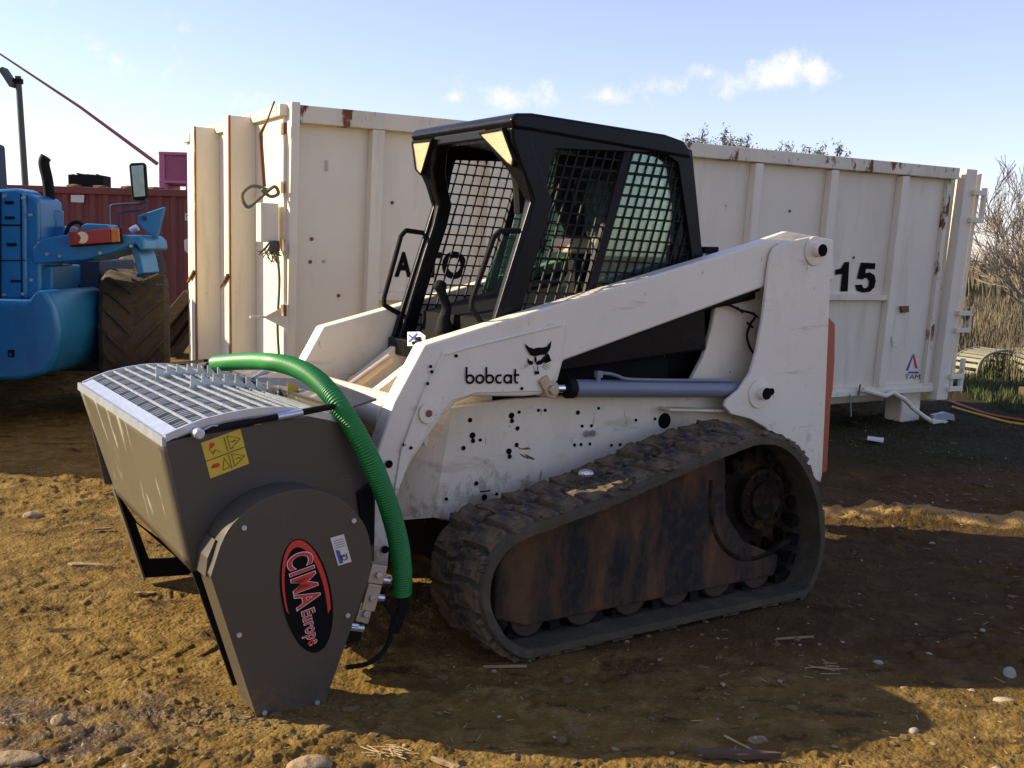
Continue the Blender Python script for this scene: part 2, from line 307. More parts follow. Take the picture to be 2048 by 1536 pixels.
def affine(q, w, h):
    """maps (x,y) in a w by h design to the plane through q = origin corner, right corner, top corner"""
    o, a, b = Vector(q[0]), Vector(q[1])-Vector(q[0]), Vector(q[2])-Vector(q[0])
    n = a.cross(b).normalized()
    return lambda x, y, t=0: o+a*(x/w)+b*(y/h)+n*t

# ------------------------------------------------------------------ ground
def vnoise(x, y, seed):
    xi = np.floor(x).astype(np.int64); yi = np.floor(y).astype(np.int64); xf = x-xi; yf = y-yi
    u = xf*xf*xf*(xf*(xf*6-15)+10); v = yf*yf*yf*(yf*(yf*6-15)+10)
    def h(a, b):
        n = (a*374761393+b*668265263+seed*974711) & 0x7fffffff; n = ((n ^ (n >> 13))*1274126177) & 0x7fffffff
        n = n ^ (n >> 16)
        return (n & 0xffff)/32767.5-1
    a = h(xi, yi); b = h(xi+1, yi); c = h(xi, yi+1); d = h(xi+1, yi+1)
    return a+(b-a)*u+(c-a)*v+(a-b-c+d)*u*v
def fbm(x, y, o, seed, g=.5):
    r = 0; a = 1; f_ = 1
    for i in range(o): r = r+a*vnoise(x*f_+i*17.3, y*f_+i*9.1, seed+i); a *= g; f_ *= 2.03
    return r
MO = (0.06,3.79,0); MR = 0.58469
def cells(x, y, seed):
    xi = np.floor(x).astype(np.int64); yi = np.floor(y).astype(np.int64); d1 = np.full(x.shape, 9.); d2 = np.full(x.shape, 9.); hv = np.zeros(x.shape)
    for a in (-1, 0, 1):
        for b in (-1, 0, 1):
            cx_ = xi+a; cy_ = yi+b
            def h(k):
                n = (cx_*374761393+cy_*668265263+(seed+k)*974711) & 0x7fffffff; n = ((n ^ (n >> 13))*1274126177) & 0x7fffffff; n = n ^ (n >> 16); return (n & 0xffff)/65535.
            d = np.hypot(cx_+h(0)-x, cy_+h(1)-y); nearer = d < d1; hv = np.where(nearer, h(2), hv); d2 = np.where(nearer, d1, np.minimum(d2, d)); d1 = np.where(nearer, d, d1)
    return d2-d1, hv
def gheight(x, y):
    x = np.asarray(x, float); y = np.asarray(y, float)
    r = np.hypot(x, y)
    wx = x+.15*fbm(x*1.3, y*1.3, 2, 90); wy = y+.15*fbm(x*1.3+7, y*1.3, 2, 91)
    big = .022*fbm(x*.45, y*.45, 3, 3)
    rough = np.clip(.55+.75*fbm(wx*.8, wy*1.1, 3, 11), .06, 1.25)
    # streaky clods pressed along the driving direction, plus sharp crumbs
    ca, sa = math.cos(.25), math.sin(.25); sx = x*ca+y*sa; sy = -x*sa+y*ca
    rid = 1-np.abs(fbm(sx*2.6, sy*5.5, 4, 21, .55)); rid = np.clip(rid-.35, 0, 1)
    med = .014*rid*rough+.009*fbm(sx*6, sy*9, 4, 31, .55)*rough
    crumb = np.clip(fbm(x*24, y*24, 3, 41, .6)-.42, 0, 1)*.013*rough+.003*fbm(x*34, y*34, 3, 47, .6)
    e1, h1 = cells(wx*7+.4*fbm(x*9, y*9, 2, 81), wy*12+.4*fbm(x*9+3, y*9, 2, 82), 5); e2, h2 = cells(wx*19, wy*27, 6)
    brk = np.clip(fbm(wx*1.7, wy*2.1, 3, 85)*1.6+.15, 0, 1)
    crust = brk*(np.clip(e1*4, 0, 1)*(.004+.016*h1*h1)+np.clip(e2*4, 0, 1)*.007*h2*h2)
    z = big+med+crumb+crust-.014
    # bands of tyre print pressed in the mud on the left and across the foreground
    for gx, gy, sl, ln_, wd, dp in ((-.93, 3.98, .20, 1.1, .15, .013), (-1.5, 4.75, .16, 1.6, .17, .010), (-.6, 3.22, .12, 1.5, .13, .008), (2.2, 4.3, -.10, 1.6, .16, .008), (3.2, 7.1, .05, 2.2, .2, .010)):
        u = (x-gx)+(y-gy)*sl; v = -(x-gx)*sl+(y-gy); wob = .35*fbm(x*2, y*2, 2, 71)
        inside = np.clip(1-np.abs(v+wob*.1)/wd, 0, 1)**.3*np.clip(1-np.abs(u)/ln_, 0, 1)**.4*np.clip(.75+wob, .2, 1)
        bars = np.clip(np.sin((u+np.abs(v)*.55)*2*PI/.105)*3.0, -1, 1)
        z = z*(1-.65*inside)+inside*(bars*dp*.62-dp*.8)
        z = z+.010*np.exp(-((np.abs(v)-wd*1.12)/.03)**2)*np.clip(1-np.abs(u)/ln_, 0, 1)*(1+fbm(x*9, y*9, 2, 73))
    # low ridge of loose soil behind the machine and the rough edge in the foreground
    z = z+.055*np.exp(-((y-6.28+.1*(x-2))/.10)**2)*np.clip((x-1.2)/.6, 0, 1)*(1+.6*fbm(x*5, y*5, 3, 61))*np.clip((6.5-x), 0, 1)
    # pressed flat where the machine and the bucket stand
    c_, s_ = math.cos(MR), math.sin(MR); dx = x-MO[0]; dy = y-MO[1]; la = dx*c_+dy*s_; lb = -dx*s_+dy*c_
    for (a0, a1, b0, b1) in ((-.05, 1.55, -.03, .42), (-.05, 1.55, 1.42, 1.86), (-1.03, -.70, .0, .3), (-1.0, -.70, 1.55, 1.7)):
        d = np.maximum(np.maximum(a0-la, la-a1), np.maximum(b0-lb, lb-b1)); k = np.clip(1-d/.12, 0, 1); k = k*k*(3-2*k)
        z = z*(1-k)+k*(-.004)
    z = z*np.clip(1-(r-14)/30, .12, 1)
    z = z-np.clip((r-30)/400, 0, 1)*0
    return z
def make_ground():
    th_f = np.radians(np.linspace(-33, 33, 980)); th_s = np.radians(np.concatenate([np.linspace(-180, -34.5, 60)]));
    th = np.concatenate([th_s, th_f, -th_s[::-1][:-1]])
    rr = np.concatenate([[.05,.6,1.2,1.8,2.2], np.exp(np.linspace(math.log(2.5), math.log(13), 640)), np.exp(np.linspace(math.log(13.3), math.log(1500), 90))])
    T, R_ = np.meshgrid(th, rr); X = R_*np.sin(T); Y = R_*np.cos(T); Z = gheight(X, Y)
    nr, nt = X.shape; co = np.stack([X, Y, Z], -1).reshape(-1, 3)
    i = np.arange(nr-1)[:, None]*nt; j = np.arange(nt)[None, :]; j2 = (j+1) % nt
    q = np.stack([i+j, i+j2, i+nt+j2, i+nt+j], -1).reshape(-1, 4)
    me = bpy.data.meshes.new('ground'); me.vertices.add(len(co)); me.vertices.foreach_set('co', co.ravel())
    me.loops.add(q.size); me.loops.foreach_set('vertex_index', q.ravel().astype(np.int32))
    me.polygons.add(len(q)); me.polygons.foreach_set('loop_start', np.arange(0, q.size, 4, dtype=np.int32))
    me.update(calc_edges=True); me.polygons.foreach_set('use_smooth', [True]*len(q))
    # face up
    if me.polygons[len(q)//2].normal.z < 0: me.flip_normals()
    o = bpy.data.objects.new('ground', me); col.objects.link(o); o['kind'] = 'structure'
    return o
ground = make_ground()
ground['label'] = 'rough golden brown mud yard with clods and pebbles'
gm = bpy.data.materials.new('yard_mud'); gm.use_nodes = True; N, L = nodes(gm); gb = N['Principled BSDF']
geo = N.new('ShaderNodeNewGeometry')
def gno(scale, det=8, ro=.6, loc=(0,0,0), sc_=(1,1,1)):
    mp = N.new('ShaderNodeMapping'); mp.inputs['Location'].default_value = loc; mp.inputs['Scale'].default_value = sc_; L.new(geo.outputs['Position'], mp.inputs[0])
    n = N.new('ShaderNodeTexNoise'); n.inputs['Scale'].default_value = scale; n.inputs['Detail'].default_value = det; n.inputs['Roughness'].default_value = ro
    L.new(mp.outputs[0], n.inputs['Vector']); return n.outputs['Fac']
def rng(f, a, b, c=0, d=1):
    r = N.new('ShaderNodeMapRange'); r.interpolation_type = 'SMOOTHSTEP'; L.new(f, r.inputs[0]); r.inputs[1].default_value=a; r.inputs[2].default_value=b; r.inputs[3].default_value=c; r.inputs[4].default_value=d; return r.outputs[0]
def mixc_(f, a, b):
    x = N.new('ShaderNodeMix'); x.data_type = 'RGBA'
    if hasattr(f, 'links'): L.new(f, x.inputs[0])
    else: x.inputs[0].default_value = f
    for s_, v_ in ((6, a), (7, b)):
        if hasattr(v_, 'links'): L.new(v_, x.inputs[s_])
        else: x.inputs[s_].default_value = tuple(v_)+(1,)
    return x.outputs[2]
def mth(op, a, b):
    x = N.new('ShaderNodeMath'); x.operation = op
    for i_, v_ in ((0, a), (1, b)):
        if hasattr(v_, 'links'): L.new(v_, x.inputs[i_])
        else: x.inputs[i_].default_value = v_
    return x.outputs[0]
def spot(cx_, cy_, rx, ry):
    mp = N.new('ShaderNodeMapping'); mp.vector_type = 'POINT'; mp.inputs['Location'].default_value = (-cx_/rx, -cy_/ry, 0); mp.inputs['Scale'].default_value = (1/rx, 1/ry, 0)
    L.new(geo.outputs['Position'], mp.inputs[0]); ln = N.new('ShaderNodeVectorMath'); ln.operation = 'LENGTH'; L.new(mp.outputs[0], ln.inputs[0])
    return rng(ln.outputs['Value'], 1.3, .2)
cA = mixc_(rng(gno(1.3), .35, .68), (.160, .097, .023), (.100, .060, .015))
cB = mixc_(rng(gno(7, 8, .65), .45, .66), cA, (.205, .132, .040))
cC = mixc_(rng(gno(3.2, 9, .7, (5,2,0), (1,2.2,1)), .52, .66), cB, (.050, .028, .010))
cD = mixc_(rng(gno(48, 4, .6), .64, .70), cC, (.26, .18, .085))
# shade painted as darker earth, right of the machine and beyond it
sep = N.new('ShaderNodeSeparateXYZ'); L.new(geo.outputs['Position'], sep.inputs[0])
shade_mask = mth('MULTIPLY', rng(mth('ADD', sep.outputs[1], mth('MULTIPLY', gno(1.6, 5), 1.2)), 3.9, 4.9), rng(sep.outputs[0], -.2, .7))
cE = mixc_(mth('MULTIPLY', shade_mask, .72), cD, (.036, .0205, .007))
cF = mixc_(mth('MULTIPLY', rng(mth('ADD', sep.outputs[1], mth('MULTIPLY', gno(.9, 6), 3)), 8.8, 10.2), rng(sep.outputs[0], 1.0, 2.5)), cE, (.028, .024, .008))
cG = mixc_(rng(mth('ADD', sep.outputs[1], mth('MULTIPLY', gno(.4, 6), 4)), 17, 20), cF, (.14, .115, .05))
lit_strip_mask = mth('ABSOLUTE', mth('ADD', mth('ADD', sep.outputs[1], mth('MULTIPLY', sep.outputs[0], .1)), mth('ADD', mth('MULTIPLY', gno(4, 5), .3), -6.63)), 0)
cH = mixc_(mth('MULTIPLY', rng(lit_strip_mask, .13, .05), rng(sep.outputs[0], 1.2, 1.7)), cG, (.32, .20, .07))  # paler band paints the sunlit strip into the soil colour
# wet puddly patches bottom left
WET = [(-1.511,3.276),(-1.18,3.134),(-1.107,3.358),(-1.324,3.058)]
wet = mth('MAXIMUM', mth('MAXIMUM', spot(WET[0][0], WET[0][1], .30, .16), spot(WET[1][0], WET[1][1], .28, .12)), mth('MAXIMUM', spot(WET[2][0], WET[2][1], .22, .14), spot(WET[3][0], WET[3][1], .3, .1)))
wetn = mth('MULTIPLY', wet, rng(gno(9, 6, .6, (3,3,0)), .40, .52))
cI = mixc_(mth('MULTIPLY', wetn, .85), cH, (.075, .05, .035))
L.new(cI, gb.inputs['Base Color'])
L.new(rng(wetn, 0, .8, .92, .16), gb.inputs['Roughness']); gb.inputs['Specular IOR Level'].default_value = .12
bp = N.new('ShaderNodeBump'); bp.inputs['Strength'].default_value = .9; bp.inputs['Distance'].default_value = .012
vo = N.new('ShaderNodeTexVoronoi'); vo.inputs['Scale'].default_value = 70; L.new(geo.outputs['Position'], vo.inputs['Vector'])
L.new(mth('ADD', mth('ADD', gno(40, 8, .65), mth('MULTIPLY', gno(120, 4, .6), .35)), mth('MULTIPLY', vo.outputs['Distance'], -.45)), bp.inputs['Height']); L.new(bp.outputs[0], gb.inputs['Normal'])
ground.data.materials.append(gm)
def gz(x, y): return float(gheight(np.array([x]), np.array([y]))[0])

# ------------------------------------------------------------------ the tracked loader; local axes: x to its rear, y to its far side
ldr = thing('tracked_loader', 'white tracked skid steer loader with a black caged cab, standing on the mud', 'loader', (MO[0], MO[1], 0), MR)
MID = 1.83                                    # y and MID-y mirror each other
def holes(pts, b, r, par, name='bolt_hole', m_='hole', h=.002, n=12):
    me = MB().cyl((0, -h, 0), (0, h*.5, 0), r, n).mesh(name); me.materials.append(M[m_])
    for p in pts:
        o = bpy.data.objects.new(name, me); col.objects.link(o); o.parent = par; o.location = (p[0], b, p[1])
def disc_on(mb, pts, b, r, h=.002, n=12):
    for p in pts: mb.cyl((p[0], b-h, p[1]), (p[0], b+h*.5, p[1]), r, n)
# ---- crawler tracks
PROF = [(.03,.0),(-.10,.085),(-.175,.21),(-.185,.32),(-.145,.425),(-.04,.505),(.20,.555),(.437,.605),(.75,.685),(1.063,.755),(1.22,.772),(1.36,.735),(1.49,.635),(1.585,.49),(1.635,.33),(1.64,.20),(1.60,.08),(1.50,.0),(1.1,.0),(.6,.0),(.25,.0)]
loopp = [Vector((p.x, 0, p.y)) for p in smoothpath([Vector((a, z, 0)) for a, z in PROF], 10, True)]
for p in loopp: p.z = max(p.z, 0.0)
seglen = [(loopp[(i+1) % len(loopp)]-loopp[i]).length for i in range(len(loopp))]; per = sum(seglen)
def at_len(s):
    s %= per; i = 0
    while s > seglen[i]: s -= seglen[i]; i = (i+1) % len(loopp)
    p = loopp[i].lerp(loopp[(i+1) % len(loopp)], s/seglen[i]); a = loopp[(i-2) % len(loopp)]; b = loopp[(i+3) % len(loopp)]
    t = (b-a).normalized(); nrm = Vector((-t.z, 0, t.x))
    return p, t, nrm
def outn(s):
    p, t, n = at_len(s); c = Vector((.72, 0, .34))
    if n.dot(p-c) < 0: n = -n
    return p, t, n
NS = 150
def make_belt(y0, y1):
    mb = MB(); pts = [outn(per*k/NS) for k in range(NS)]
    prof = [(y0, .016), (y0+.012, .008), (y1-.012, .008), (y1, .016), (y1, .046), (y0, .046)]
    vs = []
    for k, (p, t, n) in enumerate(pts):
        for y, d in prof:
            q = p-n*(d+random.uniform(-.0015, .0015)); vs.append((q.x, y, max(q.z, .0)))
    m = len(prof); fs = [(k*m+j, k*m+(j+1) % m, ((k+1) % NS)*m+(j+1) % m, ((k+1) % NS)*m+j) for k in range(NS) for j in range(m)]
    mb.add(vs, fs); return mb
def block_mesh(seed):
    rnd = random.Random(seed); bm = bmesh.new()
    bmesh.ops.create_grid(bm, x_segments=3, y_segments=4, size=.5)
    vs = []; top = []; 
    for v in bm.verts: top.append((v.co.x, v.co.y))
    bm.free()
    n = len(top); mb = MB(); nx, ny = 4, 5
    xs = sorted(set(round(a, 4) for a, b in top)); ys = sorted(set(round(b, 4) for a, b in top))
    def sk(x, y): return (x*.106+(.5-abs(y+.1))*.014, y*.170)
    V = []
    for k, z in ((0, 0), (1, .016)):
        for y in ys:
            for x in xs:
                e = 1 if z == 0 else .86
                a, b = sk(x*e, y*(e if z == 0 else .93))
                V.append((a+rnd.uniform(-.004,.004), b+rnd.uniform(-.004,.004), z+(rnd.uniform(-.006,.003) if z else -.01)))
    X, Y = len(xs), len(ys); T = X*Y; F_ = []
    for j in range(Y-1):
        for i in range(X-1):
            F_.append((T+j*X+i, T+j*X+i+1, T+(j+1)*X+i+1, T+(j+1)*X+i))
    edge = [i for i in range(X)]+[j*X+X-1 for j in range(1, Y)]+[(Y-1)*X+i for i in range(X-2, -1, -1)]+[j*X for j in range(Y-2, 0, -1)]
    for a, b in zip(edge, edge[1:]+edge[:1]): F_.append((a, b, T+b, T+a))
    mb.add(V, F_); me = mb.mesh('tread_block'); me.materials.append(M['block'])
    me.polygons.foreach_set('use_smooth', [False]*len(me.polygons)); return me
BLK = [block_mesh(s_) for s_ in range(6)]
def make_track(y0, y1, flip):
    tr = make_belt(y0, y1).build('rubber_track', 'trackside', ldr, smooth=True)
    nb = round(per/.117)
    for k in range(nb):
        for side in (0, 1):
            p, t, n = outn(per*(k+.5*side)/nb); p = p-n*.016
            o = bpy.data.objects.new('tread_block', random.choice(BLK)); col.objects.link(o); o.parent = tr
            yc = y0+.098 if side == 0 else y1-.098
            y_ = Vector((0, 1 if side == 0 else -1, 0)); x_ = y_.cross(n)
            if p.z < .03: p.z = .016
            m = Matrix((x_, y_, n)).transposed().to_4x4(); m.translation = Vector((p.x, yc, p.z))
            o.matrix_local = m @ Matrix.Diagonal((random.uniform(.9,1.05), random.uniform(.92,1.02), random.uniform(.9,2.0), 1))
    ym = (y0+y1)/2; lg = MB(); nl = round(per/.105)
    for k in range(nl):
        p, t, n = outn(per*k/nl); q = p-n*.052
        for s_ in (-1, 1): lg.obox(q-n*.018+Vector((0, ym+s_*.045, 0)), t*.024, Vector((0,.022,0)), n*.020)
    tag(lg.build('drive_lug', 'rubber', tr), 'row of rubber drive lugs inside the track', kind='stuff')
    # frame plate between the runs
    ins = [(-.06,.15),(-.06,.34),(.0,.42),(.10,.475),(.44,.545),(1.0,.675),(1.08,.68),(1.10,.42),(1.22,.28),(1.44,.19),(1.42,.10),(.08,.10)]
    ya = y0+.092 if not flip else y1-.092; yb = y0+.24 if not flip else y1-.24
    fr = MB().prism(ins, PB, ya, yb).build('track_frame', 'frameyel', ldr, bevel=.012)
    for a in (.10, .36, .60, .84, 1.08, 1.32):
        r = .088 if a > .2 else .08; rl = MB(); y_o, y_i = (y0+.105, y0+.33) if not flip else (y1-.105, y1-.33)
        rl.cyl((a, y_o, .052+r), (a, y_i, .052+r), r, 28)
        rl.build('track_roller', 'roller', ldr, bevel=.008, smooth=False)
    MB().prism([(-.12,.2),(-.12,.36),(0,.47),(1.2,.74),(1.42,.66),(1.58,.36),(1.58,.15),(1.46,.05),(.05,.05)], PB, ym+.13 if not flip else ym-.13, ym+.15 if not flip else ym-.15).build('inner_frame', 'dark', ldr)
    idl = MB().cyl((.065, y0+.125, .285), (.065, y1-.125, .285), .195, 40); idl.build('front_idler', 'roller', ldr, bevel=.012)
    c = Vector((1.33, 0, .455)); sp = MB(); pts = []
    nt_ = 17
    for k in range(nt_*4):
        r = .235 if k % 4 in (0, 1) else .195; an = 2*PI*k/(nt_*4); pts.append((c.x+r*math.cos(an), c.z+r*math.sin(an)))
    inner = [(c.x+.13*math.cos(2*PI*k/(nt_*4)), c.z+.13*math.sin(2*PI*k/(nt_*4))) for k in range(nt_*4)]
    sp.ring(pts, inner, PB, y0+.145 if not flip else y1-.145, y0+.19 if not flip else y1-.19)
    sp.build('drive_sprocket', 'hubmud', ldr)
    hub = MB(); ysg = 1 if not flip else -1; yo = y0 if not flip else y1
    hub.cyl((c.x, yo+ysg*.10, c.z), (c.x, yo+ysg*.36, c.z), .135, 32); hub.cyl((c.x, yo+ysg*.08, c.z), (c.x, yo+ysg*.10, c.z), .085, 24)
    for k in range(9): an = 2*PI*k/9; hub.cyl((c.x+.11*math.cos(an), yo+ysg*.088, c.z+.11*math.sin(an)), (c.x+.11*math.cos(an), yo+ysg*.105, c.z+.11*math.sin(an)), .012, 6)
    hub.build('sprocket_hub', 'hubmud', ldr, bevel=.008)
    # muddy guard band curving round the hub
    gp = [(c.x-.33, c.z+.12), (c.x-.32, c.z-.04), (c.x-.25, c.z-.17), (c.x-.13, c.z-.245), (c.x+.02, c.z-.25), (c.x+.18, c.z-.20)]
    sp_ = smoothpath([Vector((a, 0, z)) for a, z in gp], 5); g = MB()
    g.tube([Vector((p.x, yo+ysg*.10, p.z)) for p in sp_], .014, 8); g.build('hub_guard', 'hubmud', ldr, smooth=True)
    return tr
trk = make_track(0.0, .38, False); trk['label'] = 'rubber track caked with dry mud, on the near side'
make_track(1.45, 1.83, True)
# loose debris on the near track
db = MB().blob((.42, .20, .635), .03, 4, 2, .5, (1,.8,.5)); db.build('foil_scrap', 'silver', ldr)
rnd = random.Random(4); db = MB()
for k in range(150):
    s_ = rnd.uniform(.10, .52)*per; p, t, n = outn(s_); y_ = rnd.choice((rnd.uniform(.01,.37), rnd.gauss(.19,.02), rnd.gauss(.02,.012))); q = p+n*rnd.uniform(-.012,.002); db.blob((q.x, min(.37, max(.008, y_)), q.z), rnd.uniform(.006,.024), k, 1, .4, (1.3,1,.45))
tag(db.build('mud_lump', 'block', trk), 'dry mud stuck on the track', kind='stuff')

# ---- chassis
side = [(-0.09,0.453),(-0.02,0.909),(0.529,0.896),(1.515,0.833),(1.581,0.745),(1.851,0.616),(1.878,0.285),(0.738,0.41),(0.217,0.414),(0.049,0.423)]
side = [(-.10,.45),(-.022,.885),(.26,.905),(.56,.905),(1.50,.895),(1.78,.80),(1.78,.42),(.4,.36),(.12,.38)]
MB().prism(side, PB, .5, .53).build('side_plate', 'body', ldr, bevel=.006)
MB().prism(side, PB, 1.30, 1.33).build('side_plate', 'body', ldr, bevel=.006)
# folded front skirt beside the arm, catching the sun
sk = MB(); sk.add([(-.10,.502,.45),(-.022,.502,.885),(-.16,.62,.87),(-.26,.64,.42)], [(0,1,2,3)])
sk.add([(-.10,1.328,.45),(-.022,1.328,.885),(-.16,1.21,.87),(-.26,1.19,.42)], [(0,1,2,3)]); sk.add([(-.16,.62,.87),(-.26,.64,.42),(-.26,1.19,.42),(-.16,1.21,.87)], [(0,1,2,3)])
sk_o = sk.build('front_skirt', 'body', ldr, recalc=False); so_ = sk_o.modifiers.new('s', 'SOLIDIFY'); so_.thickness = .012
MB().box((-.02,.535,.22), (1.7,1.295,.62)).build('belly', 'dark', ldr, bevel=.02)
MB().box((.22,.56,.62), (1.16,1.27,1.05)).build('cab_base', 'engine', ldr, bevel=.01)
# sloping front deck with braces
dk = MB(); dk.prism([(-.17,.86),(-.13,.90),(.16,1.10),(.20,1.08),(.20,.80),(-.10,.70)], PB, .55, .60)
dk.prism([(-.17,.86),(-.13,.90),(.16,1.10),(.20,1.08),(.20,.80),(-.10,.70)], PB, 1.23, 1.28)
dk.prism([(-.20,.84),(-.15,.90),(.15,1.10),(.19,1.08),(.19,1.05),(-.14,.83)], PB, .92, .98)
dk.build('front_brace', 'body', ldr, bevel=.006)
dd = MB(); dd.add([(-.15,.56,.80),(-.15,1.27,.80),(.18,1.27,.98),(.18,.56,.98)], [(0,1,2,3)]); d_ = dd.build('front_deck', 'body', ldr, recalc=False); m_ = d_.modifiers.new('s','SOLIDIFY'); m_.thickness = .015
MB().cyl((-.27,.49,.86), (-.27,1.34,.86), .085, 28).build('cross_tube', 'white', ldr, bevel=.004)
tc_ = MB(); tc_.cyl((-.33,1.12,.80), (.02,1.12,1.02), .022, 16); tc_.build('tilt_cylinder', 'brass', ldr)
# bolt holes in the side plate
holes([(0.062,0.83),(0.263,0.814),(0.078,0.745),(0.291,0.781),(0.289,0.712),(0.256,0.666),(0.098,0.569),(0.599,0.828),(0.034,0.719)], .4985, .0095, ldr)
holes([(0.26,0.836),(0.075,0.767),(0.252,0.688),(0.138,0.508)], .4985, .0128, ldr)
holes([(0.297,0.848),(0.394,0.85),(0.428,0.848),(0.597,0.828),(0.587,0.688),(0.112,0.746),(0.71,0.84),(0.624,0.768),(0.674,0.766),(0.587,0.689),(0.621,0.688),(0.669,0.687),(0.788,0.672),(0.837,0.671),(0.922,0.775),(1.033,0.773),(0.197,0.515),(-0.04,0.519)], .4985, .007, ldr)
holes([(1.09,0.761)], .4985, .036, ldr)
p_ = [(0.117,0.533),(0.164,0.533)]; hb = MB(); hb.bar((p_[0][0], .4985, p_[0][1]), (p_[1][0], .4985, p_[1][1]), .004, .007, (0,1,0))
hb.build('slot_hole', 'hole', ldr)
nb_ = MB()
for p in [(0.646,0.734),(0.678,0.734)]: nb_.cyl((p[0], .488, p[1]), (p[0], .5, p[1]), .014, 8)
for p in [(0.055,0.458)]: nb_.cyl((p[0], .48, p[1]), (p[0], .5, p[1]), .02, 10)
nb_.build('side_bolt', 'steel', ldr)
sc1 = MB()
for q in ([(0.286,0.708),(0.313,0.695),(0.343,0.698),(0.366,0.688),(0.336,0.688),(0.305,0.693)], [(0.329,0.673),(0.382,0.647),(0.375,0.641),(0.344,0.653)], [(0.299,0.679),(0.336,0.66),(0.352,0.646),(0.321,0.66)]):
    sc1.add([(p[0], .4985, p[1]) for p in q], [tuple(range(len(q)))])
sc1.build('rust_scrape', 'rustedge', ldr)
# ledge under the cylinder and dark engine side
lp = [(1.049,0.829),(1.452,0.799),(1.452,0.789),(1.05,0.82)]
MB().prism(lp, PB, .42, .51).build('ledge', 'body', ldr)
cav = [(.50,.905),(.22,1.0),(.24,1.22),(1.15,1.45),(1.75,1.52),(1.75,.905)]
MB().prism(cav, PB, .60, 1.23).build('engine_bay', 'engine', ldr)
rear = [(1.246,0.934),(1.317,1.041),(1.359,1.167),(1.379,1.287),(1.363,1.34),(1.739,1.436)]
rear = rear + [(1.98,1.50),(1.98,.80),(1.5,.87),(1.28,.90)]
MB().prism(rear, PB, .505, .535).build('rear_fender', 'body', ldr, bevel=.01)
MB().prism(rear, PB, 1.295, 1.325).build('rear_fender', 'body', ldr, bevel=.01)
hx = [(1.129,1.19),(1.158,1.194),(1.107,1.043),(1.09,0.975),(1.06,0.976),(1.084,1.078)]
hh = MB(); hh.tube([(p[0], .575, p[1]) for p in [(1.169,1.188),(1.152,1.119)]], .012, 8); hh.build('orange_hose', 'orange', ldr)
hh = MB(); hh.tube([(p[0], .575, p[1]) for p in [(1.152,1.119),(1.132,1.051),(1.113,0.96)]], .013, 8); hh.build('engine_hose', 'galvd', ldr)
lb = MB(); q = [(0.688,0.55,1.052),(0.77,0.55,1.045),(0.686,0.55,1.093)]; f_ = affine(q, 1, 1)
lb.add([f_(0,0), f_(1,0), f_(1,1), f_(0,1)], [(0,1,2,3)]); pl = lb.build('number_label', 'paper', ldr, recalc=False); m_ = pl.modifiers.new('s','SOLIDIFY'); m_.thickness = .003
lt = MB(); text_on(lt, '103', f_(.1,.14,-.004), f_(1,0)-f_(0,0), f_(0,1)-f_(0,0), Vector((0,-1,0)), .052, .0008, .0015, (f_(1,0)-f_(0,0)).length*.8); lt.build('number_print', 'black', ldr, recalc=False)
# rear cross panel between the uprights, seen over the arm
cp = [(1.46,1.393),(1.501,1.507),(1.538,1.541),(1.884,1.635),(2.222,1.603),(2.24,1.4)]
MB().prism(cp, PB, .56, .60).build('cross_panel', 'white', ldr, bevel=.005)
# ---- lift arms
arm = [(-0.202,1.146),(0.366,1.287),(1.598,1.586),(1.765,1.591),(1.779,1.416),(1.557,1.363),(0.444,1.064),(0.422,0.987),(0.374,0.93),(0.257,0.927),(0.013,0.94),(-0.063,0.919),(-0.164,0.817),(-0.258,0.694),(-0.303,0.593),(-0.335,0.452),(-0.341,0.308),(-0.416,0.319),(-0.427,0.558),(-0.4,0.744),(-0.325,0.935)]
ARMY = (.40, .49)
def mk_arm(y0, y1, outer):
    a = MB().prism(arm, PB, y0, y1).build('lift_arm', 'white', ldr, bevel=.012, seg=3)
    pl_ = [(-0.124,1.121),(-0.028,1.142),(0.423,1.222),(0.448,1.215),(0.42,1.038),(0.369,0.944),(0.022,0.953),(-0.079,0.931),(-0.171,0.84),(-0.269,0.704),(-0.309,0.593),(-0.328,0.586),(-0.301,0.745),(-0.216,0.958)]
    MB().prism(pl_, PB, outer, outer-.010 if outer < .9 else outer+.010).build('reinforcing_plate', 'white', a, bevel=.004)
    return a
armn = mk_arm(.402, .49, .404); armf = mk_arm(1.34, 1.428, 1.426)
# black rubber edge along the underside
ue = [(0.452,1.055),(1.575,1.351),(1.573,1.374),(0.446,1.075)]
MB().prism(ue, PB, .425, .485).build('arm_underside', 'rubber', ldr)
q = [(1.306,1.31),(1.587,1.379),(1.592,1.31),(1.309,1.265)]
MB().prism(q, PB, .46, .50).build('arm_link', 'dark', ldr, bevel=.01)
holes([(-0.072,1.102),(-0.182,1.065),(-0.177,1.045),(-0.193,1.001),(-0.29,0.775),(-0.26,0.761),(0.234,0.962)], .3905, .0065, ldr)
holes([(-0.351,0.707),(-0.363,0.383)], .3905, .015, ldr)
bo = MB(); p = [(-0.19,0.888)][0]; bo.cyl((p[0], .384, p[1]), (p[0], .395, p[1]), .040, 28); bo.build('pin_boss', 'white', ldr, bevel=.003)
bo = MB(); bo.cyl((p[0], .381, p[1]), (p[0], .386, p[1]), .014, 12); bo.build('pin_hole', 'rustedge', ldr)
